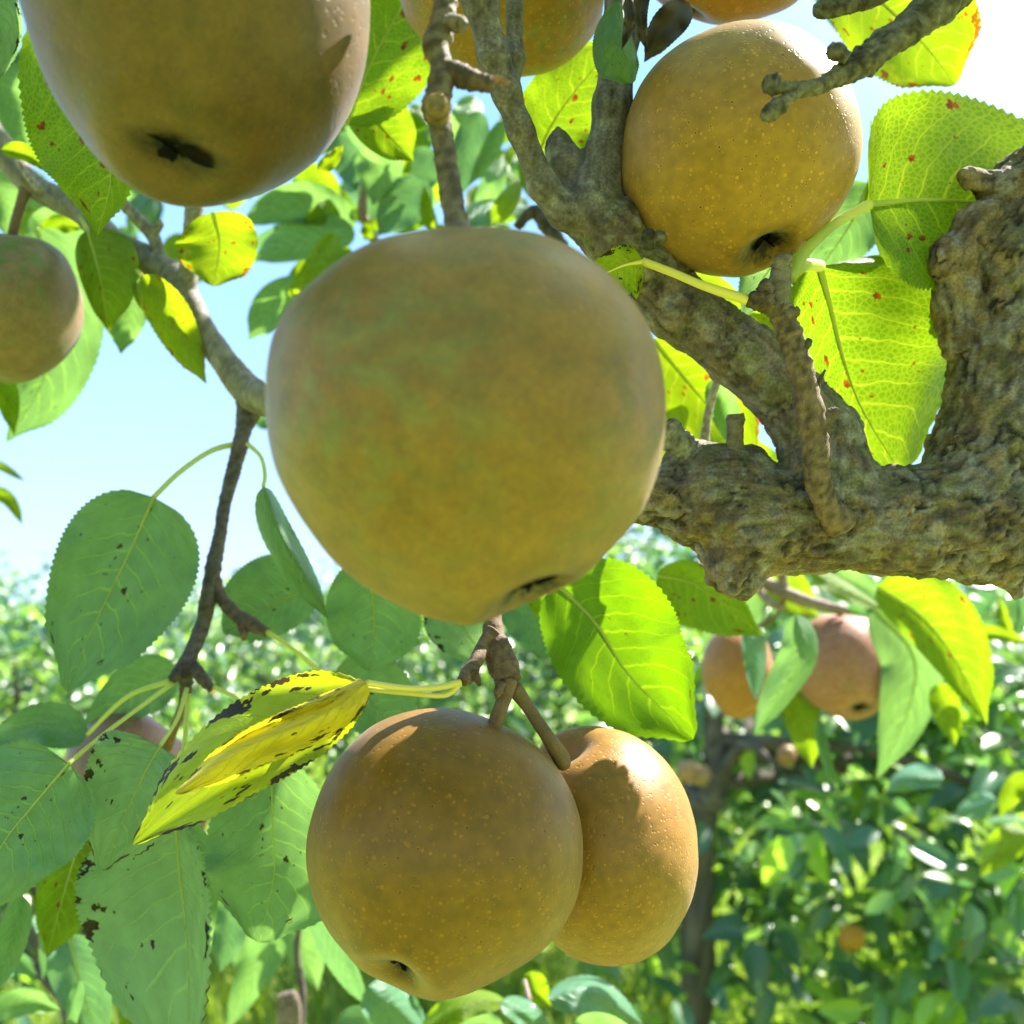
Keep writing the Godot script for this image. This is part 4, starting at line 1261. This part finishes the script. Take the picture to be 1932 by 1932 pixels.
func leaves_left() -> void:
	leaf([[110, 0, .44], [190, 190, .44], [209, 330, .44], [184, 444, .44]], 55, 150, "leaf_lit", {"pa": 0.45, "pb": 0.75, "lab": "leaf half in sun hanging left of the big top pear"})
	leaf([[-40, -60, .33], [0, 50, .33], [-10, 165, .33]], 44, 60, "leaf_edge")
	leaf([[-20, 110, .65], [20, 200, .65], [70, 310, .65]], 50, 40, "leaf")
	leaf([[-40, 200, .7], [20, 225, .7], [90, 290, .7]], 40, 50, "leaf")
	leaf([[60, 90, .68], [40, 150, .68], [5, 230, .68]], 30, 30, "leaf_blue")
	leaf([[2, 282, .52], [50, 292, .52], [100, 328, .52]], 20, 14, "leaf_lit")
	leaf([[-20, 330, .68], [10, 380, .68], [15, 450, .68]], 40, 40, "leaf")
	leaf([[165, 435, .57], [188, 520, .57], [205, 628, .57]], 78, 38, "leaf_lit", {"pet": [[150, 405, .585]], "thick": 5})
	leaf([[258, 515, .62], [245, 590, .62], [228, 668, .62]], 36, 52, "leaf")
	leaf([[268, 520, .55], [318, 585, .55], [352, 650, .55], [390, 725, .55]], 36, 44, "leaf_blotched", {"pet": [[240, 490, .575]], "thick": 4})
	leaf([[255, 535, .56], [275, 570, .56], [288, 600, .56]], 14, 16, "leaf_lit")
	leaf([[402, 400, .53], [414, 460, .53], [402, 540, .53]], 72, 84, "leaf_blotched", {"pb": 0.5, "lab": "yellow-green leaf with brown blotches beside the grey upright twig"})
	leaf([[70, 430, .66], [105, 580, .66], [80, 720, .66], [12, 834, .66]], 92, 80, "leaf", {"lab": "large dull green leaf behind the pear at the left edge"})
	leaf([[-35, 680, .64], [10, 735, .64], [28, 822, .64]], 24, 28, "leaf_lit")
	leaf([[60, 405, .72], [125, 470, .72], [178, 610, .72]], 55, 55, "leaf")
	leaf([[75, 455, .7], [110, 425, .7], [160, 430, .7]], 22, 20, "leaf_lit")
	leaf([[-30, 862, .85], [10, 884, .85], [48, 908, .85]], 8, 8, "leaf_lit")
	leaf([[-40, 930, .85], [10, 942, .85], [44, 992, .85]], 18, 10, "leaf_lit")
	# hanging twig
	leaf([[290, 938, .5], [245, 1040, .495], [192, 1150, .49], [124, 1304, .48]], 138, 128, "leaf_spotted", {"pa": 0.42, "pb": 0.6, "pet": [[455, 836, .54], [400, 850, .53], [340, 890, .515]], "thick": 5, "lab": "large dull green leaf with black spots hanging beside the bare twig"})
	leaf([[497, 918, .47], [522, 990, .47], [568, 1075, .47], [620, 1168, .48]], 24, 36, "leaf", {"da": 0.03, "db": 0.02, "pb": 0.6, "pet": [[468, 838, .53], [492, 862, .51], [500, 895, .48]], "thick": 4, "lab": "narrow pale folded leaf hanging left of the largest pear"})
	leaf([[602, 1102, .54], [520, 1138, .54], [420, 1192, .54]], 58, 92, "leaf_spotted", {"pa": 0.5, "pb": 0.5})
	leaf([[690, 1050, .5], [706, 1150, .5], [700, 1268, .5]], 92, 92, "leaf", {"pb": 0.5})
	leaf([[850, 1120, .52], [872, 1180, .52], [925, 1255, .52]], 56, 66, "leaf_edge")
	leaf([[622, 1285, .52], [685, 1315, .52], [772, 1392, .52]], 88, 62, "leaf_spotted", {"pet": [[500, 1190, .506], [560, 1230, .51]], "thick": 4, "pb": 0.5})
	leaf([[690, 1300, .335], [560, 1372, .335], [430, 1452, .335], [250, 1594, .335]], 72, 100, "leaf_olive", {"pa": 0.5, "pb": 0.6, "da": -0.012, "db": 0.02, "pet": [[868, 1290, .342], [838, 1312, .338], [770, 1308, .336]], "thick": 5, "lab": "large yellow-green leaf with scorched edge left of the lower pears"})
	leaf([[692, 1288, .315], [605, 1348, .311], [470, 1408, .309], [330, 1498, .314]], 48, 34, "leaf_yellow", {"pa": 0.4, "pb": 0.5, "da": 0.010, "db": 0.030, "wave": 0.006, "curl": 0.7, "arch": -0.006, "pet": [[868, 1288, .341], [820, 1298, .335], [760, 1298, .325]], "thick": 6, "lab": "folded deep yellow leaf with dark brown edges, foremost left of the lower pears"})
	# lower left cluster
	leaf([[130, 1440, .41], [62, 1520, .405], [0, 1600, .40], [-70, 1740, .40]], 122, 128, "leaf_spotted", {"pa": 0.36, "pb": 0.6, "db": 0.01, "pet": [[325, 1290, .488], [270, 1330, .46], [190, 1390, .43]], "thick": 4.5, "lab": "large leaf at the left edge, its stalk crossing to the twig"})
	leaf([[165, 1385, .52], [80, 1366, .52], [-30, 1400, .52]], 45, 42, "leaf_blue", {"pet": [[320, 1285, .49], [240, 1315, .5]], "thick": 4})
	leaf([[335, 1262, .58], [250, 1300, .58], [148, 1395, .58]], 60, 48, "leaf")
	leaf([[302, 1408, .43], [262, 1480, .43], [190, 1642, .43]], 98, 108, "leaf_edge", {"pa": 0.34, "pb": 0.55, "pet": [[352, 1300, .49], [335, 1355, .46]], "thick": 4, "lab": "heart-shaped dull leaf with a toothed yellowing edge, lower left"})
	leaf([[330, 1545, .46], [338, 1640, .46], [352, 1780, .455], [358, 2050, .45]], 50, 200, "leaf_edge", {"pa": 0.5, "pb": 0.6, "wave": 0.004, "pet": [[356, 1310, .49], [345, 1430, .475]], "thick": 4.5, "lab": "long blue-green leaf hanging down to the bottom edge, lower left"})
	leaf([[345, 1530, .49], [385, 1640, .49], [398, 1790, .49]], 26, 36, "leaf")
	leaf([[160, 1555, .54], [122, 1680, .54], [88, 1808, .54]], 64, 56, "leaf_lit")
	leaf([[512, 1430, .45], [514, 1560, .45], [516, 1660, .45], [488, 1778, .45]], 128, 130, "leaf_spotted", {"pa": 0.5, "pb": 0.45, "pet": [[402, 1295, .488], [460, 1330, .475]], "thick": 4, "lab": "broad dull leaf with black spots under the yellow leaves"})
	leaf([[130, 1765, .64], [150, 1850, .64], [195, 1985, .64]], 62, 55, "leaf_blue")
	leaf([[152, 1850, .58], [140, 1900, .6], [126, 1975, .64]], 14, 14, "leaf_blue")
	leaf([[42, 1690, .52], [22, 1780, .52], [-12, 1880, .52]], 28, 30, "leaf")
	leaf([[-30, 1915, .66], [50, 1888, .66], [115, 1905, .66]], 26, 28, "leaf")
	leaf([[-30, 1830, .7], [30, 1815, .72], [70, 1840, .75]], 22, 26, "leaf_blue")
	leaf([[225, 1960, .5], [270, 1915, .5], [320, 1950, .5]], 22, 20, "leaf_lit")
	leaf([[70, 1720, .75], [100, 1760, .75], [80, 1850, .78]], 40, 30, "leaf_blue", {"da": 0.04})
	leaf([[430, 1700, .7], [430, 1760, .7], [415, 1835, .7]], 36, 34, "leaf_blue")
	# low sprigs in the middle
	leaf([[596, 1705, .64], [642, 1800, .65], [697, 1905, .68]], 22, 34, "leaf_blue", {"db": 0.03, "lab": "long pale leaf slanting down past the left of the lower pear"})
	leaf([[530, 1770, .92], [480, 1830, .92], [425, 1950, .92]], 36, 32, "leaf")
	leaf([[585, 1710, .94], [570, 1780, .94], [600, 1870, .94]], 46, 38, "leaf")
	leaf([[475, 1730, .95], [465, 1790, .95], [470, 1860, .95]], 30, 34, "leaf")
	leaf([[800, 1945, .64], [880, 1896, .64], [970, 1892, .66]], 30, 28, "leaf_lit", {"da": 0.03})
	leaf([[945, 1890, .62], [1000, 1920, .63], [1055, 1990, .66]], 26, 24, "leaf_blue", {"da": 0.03})
	leaf([[1035, 1885, .62], [1120, 1872, .63], [1215, 1935, .66]], 30, 42, "leaf_blue", {"da": 0.04})
	leaf([[1000, 1832, .72], [1012, 1870, .72], [1045, 1900, .72]], 26, 22, "leaf_lit")
	leaf([[695, 1860, .66], [740, 1900, .67], [810, 1960, .7]], 50, 48, "leaf_blue", {"da": 0.04})
	leaf([[1080, 1935, .6], [1150, 1945, .6], [1230, 1990, .6]], 30, 30, "leaf")
	leaf([[640, 1930, .7], [690, 1925, .72], [740, 1980, .75]], 26, 26, "leaf_blue")
	leaf([[845, 1960, .8], [900, 1930, .8], [960, 1950, .8]], 30, 30, "leaf")


func leaves_behind() -> void:
	leaf([[668, 432, .82], [560, 392, .82], [450, 425, .82]], 30, 52, "leaf")
	leaf([[670, 440, .8], [570, 458, .8], [472, 492, .8]], 34, 48, "leaf", {"db": 0.02})
	leaf([[662, 468, .82], [600, 490, .82], [538, 526, .82]], 18, 22, "leaf_lit")
	leaf([[552, 338, .84], [600, 345, .84], [648, 382, .84]], 34, 40, "leaf_lit")
	leaf([[640, 250, .88], [662, 300, .88], [672, 362, .88]], 36, 40, "leaf_blue")
	leaf([[700, 265, .78], [716, 320, .78], [704, 388, .78]], 46, 44, "leaf")
	leaf([[825, 285, .85], [792, 330, .85], [758, 402, .85]], 36, 40, "leaf_blue")
	leaf([[808, 345, .78], [758, 388, .78], [712, 445, .78]], 46, 44, "leaf_blue")
	leaf([[688, 452, .8], [700, 430, .8], [714, 408, .8]], 16, 14, "leaf_lit")
	leaf([[595, 552, .78], [522, 578, .78], [468, 642, .78]], 42, 46, "leaf", {"lab": "dull oval leaf alone against the sky left of the largest pear"})
	leaf([[905, 210, .72], [880, 290, .72], [864, 378, .72]], 34, 30, "leaf_blue")
	leaf([[948, 228, .7], [920, 290, .7], [884, 352, .7]], 18, 16, "leaf")
	leaf([[870, 425, .72], [930, 388, .74], [1005, 395, .78]], 22, 28, "leaf_blue", {"da": 0.04})
	leaf([[1020, 380, .72], [1000, 330, .72], [980, 280, .72]], 22, 16, "leaf_lit")
	leaf([[600, 322, .55], [626, 300, .55], [648, 272, .55]], 14, 16, "leaf_blotched")
	leaf([[820, 440, .7], [806, 400, .7], [800, 350, .7]], 14, 14, "leaf_lit")
	leaf([[480, 800, .9], [505, 785, .9], [540, 790, .9]], 20, 24, "leaf_blue")
	leaf([[560, 430, .9], [600, 470, .9], [640, 520, .9]], 40, 30, "leaf_blue")
	leaf([[1175, 365, .5], [1190, 400, .5], [1230, 440, .5]], 20, 22, "leaf_lit")
	for q in [[470, 330, 520, 300, 600, 300, 24, "leaf_lit"], [500, 300, 560, 260, 610, 270, 26, "leaf_blue"], [430, 395, 455, 350, 500, 330, 22, "leaf_lit"], [640, 380, 600, 420, 560, 440, 26, "leaf_lit"], [740, 300, 700, 260, 650, 240, 28, "leaf"], [770, 330, 740, 290, 735, 240, 24, "leaf_lit"], [860, 380, 830, 340, 815, 300, 22, "leaf_lit"], [905, 400, 935, 340, 950, 290, 20, "leaf"], [930, 420, 960, 380, 985, 330, 18, "leaf_lit"], [630, 440, 590, 520, 540, 560, 26, "leaf_lit"], [730, 400, 690, 370, 650, 330, 24, "leaf_blue"], [760, 420, 740, 390, 745, 350, 22, "leaf_lit"], [560, 420, 520, 450, 470, 455, 22, "leaf_blue"], [660, 470, 630, 530, 575, 600, 22, "leaf_lit"], [120, 420, 150, 470, 165, 560, 40, "leaf"], [230, 450, 215, 520, 235, 600, 40, "leaf_lit"], [20, 330, 60, 380, 70, 450, 36, "leaf"], [10, 390, 45, 420, 100, 440, 26, "leaf_lit"], [330, 440, 345, 500, 390, 530, 32, "leaf_lit"], [-20, 150, 20, 180, 60, 240, 30, "leaf_lit"], [895, 180, 870, 230, 830, 260, 26, "leaf"], [690, 330, 720, 400, 770, 440, 26, "leaf_lit"]]:
		var dd := rng.randf_range(0.72, 0.98)
		leaf([[q[0], q[1], dd], [q[2], q[3], dd - 0.01], [q[4], q[5], dd + 0.02]], q[6] * 1.25, q[6] * 1.05, q[7], {"da": 0.012})
	# stake
	var q := path([[545, 2600, .9], [545, 2100, .9], [545, 1960, .9], [546, 1900, .9], [541, 1876, .9], [540, 1872, .9]])
	var st := put("wooden_stake", tube(q, [0.0115, 0.0115, 0.0115, 0.0112, 0.009, 0.004], 18, 60, 0.05, 20.0, twig_tint(Color(0.26, 0.20, 0.17), Color(0.13, 0.10, 0.09)), 0.0, 0.55), M.bark_far)
	tag(st, "weathered grey-brown stake end with a rounded top at the bottom edge", "stake")
	var f := P(1792, 1800, 3.0)
	var po := put("trellis_post", tube([Vector3(f.x, 0, f.z), Vector3(f.x, 0.8, f.z), P(1790, 1640, 3.0)], [0.014, 0.013, 0.013], 12, 12, 0.03, 8.0, twig_tint(Color(0.10, 0.10, 0.10), Color(0.05, 0.05, 0.05))), M.bark_far)
	# more of the tree's leaves crossing behind the big pears
	var r := RandomNumberGenerator.new()
	r.seed = 31
	for i in 46:
		var cx := r.randf_range(440, 1010)
		var cy := r.randf_range(190, 470)
		if i % 3 == 2:
			cx = r.randf_range(-20, 300)
			cy = r.randf_range(120, 560)
		if cy > 330 and cx > 300 and cx < 520: cy -= 100
		var a := r.randf_range(0.4, 2.7)
		var len_ := r.randf_range(60, 95)
		var d := r.randf_range(0.9, 1.3)
		var vx := cos(a) * len_ * 0.5
		var vy := sin(a) * len_ * 0.5
		leaf([[cx - vx, cy - vy, d], [cx + r.randf_range(-8, 8), cy, d - 0.01], [cx + vx, cy + vy, d + r.randf_range(-0.03, 0.03)]], r.randf_range(20, 34), r.randf_range(16, 32), ["leaf_fresh", "leaf", "leaf_blue", "leaf_fresh", "leaf_lit", "leaf"][i % 6], {"da": r.randf_range(-0.01, 0.02)})
	tag(po, "thin dark post standing among the leaves at the lower right", "post")


func crown() -> void:
	# the tree's own crown overhead, outside the view; gaps in it let the sun reach what it reaches in the picture
	var gaps := [[1750, 360, .42, .055], [1650, 680, .42, .06], [1720, 60, .5, .04], [740, 100, .52, .04], [1080, 200, .5, .03], [1200, 1230, .447, .05], [1545, 115, .375, .02], [1280, 1570, .39, .04], [1240, 900, .25, .012], [660, 70, .26, .012], [470, 1420, .32, .025], [90, 210, .44, .022], [330, 640, .55, .02], [410, 470, .53, .02], [1330, 720, .54, .04], [1780, 1200, .75, .04], [1650, 1210, .95, .03], [1590, 985, .385, .01], [1420, 1110, 1.0, .04], [740, 1390, .34, .016], [210, 500, .57, .02], [450, 700, .55, .012], [600, 350, .84, .02], [1548, 850, .38, .008], [350, 535, .57, .015], [1300, 1450, .4, .02], [1120, 1890, .63, .04], [640, 1800, .65, .04], [880, 1900, .65, .04], [150, 1900, .6, .03], [620, 360, .85, .10], [760, 330, .8, .06]]
	var r := RandomNumberGenerator.new()
	r.seed = 6
	var kept: Array[Transform3D] = []
	for i in 2000:
		var v := Vector3(r.randf_range(-0.75, 1.1), 0, -r.randf_range(-0.7, 1.5))
		v.y = maxf(0.24, -v.z * 0.56 + 0.07) + r.randf() * r.randf() * 0.8
		if v.z > -0.3 and r.randf() < 0.3: continue
		var at := C * v
		var blocked := false
		for g in gaps:
			var w := at - P(g[0], g[1], g[2])
			if w.dot(sun_dir) > 0 and (w - sun_dir * w.dot(sun_dir)).length() < g[3] + 0.05:
				blocked = true
				break
		if blocked: continue
		var out := Vector3(r.randfn(), r.randfn() - 0.5, r.randfn()).normalized()
		var up := (Vector3(0, 1, 0) + sun_dir * 0.6 + Vector3(r.randfn(), r.randfn(), r.randfn()) * 0.35).normalized()
		var x := up.cross(out).normalized()
		kept.append(Transform3D(Basis(x, out.cross(x).normalized(), out) * r.randf_range(0.07, 0.1), at - out * 0.04))
	var mm := MultiMesh.new()
	mm.transform_format = MultiMesh.TRANSFORM_3D
	mm.use_colors = true
	mm.mesh = far_leaf[0]
	mm.instance_count = kept.size()
	for i in kept.size():
		mm.set_instance_transform(i, kept[i])
		mm.set_instance_color(i, Color(0.9, 0.95, 0.9).lerp(Color(1.1, 1.1, 0.9), r.randf()))
	var f := MultiMeshInstance3D.new()
	f.name = "foliage"
	f.multimesh = mm
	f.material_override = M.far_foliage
	f.set_meta("kind", "stuff")
	near_tree.add_child(f)
	for q in [[1120, 560, .22, .62, .09], [1040, 520, .22, .75, .09], [1170, 650, .22, .7, .08], [950, 500, .23, .66, .09], [300, 1600, .45, .8, .1], [250, 1700, .45, .9, .1], [200, 1050, .5, .75, .1], [260, 1150, .5, .85, .1], [180, 1180, .5, .7, .1], [200, 370, .44, .7, .09], [150, 340, .44, .8, .08], [30, 480, .55, .7, .1], [85, 520, .55, .78, .09]]: shade(q[0], q[1], q[2], q[3], q[4], q[3] * 9.0)
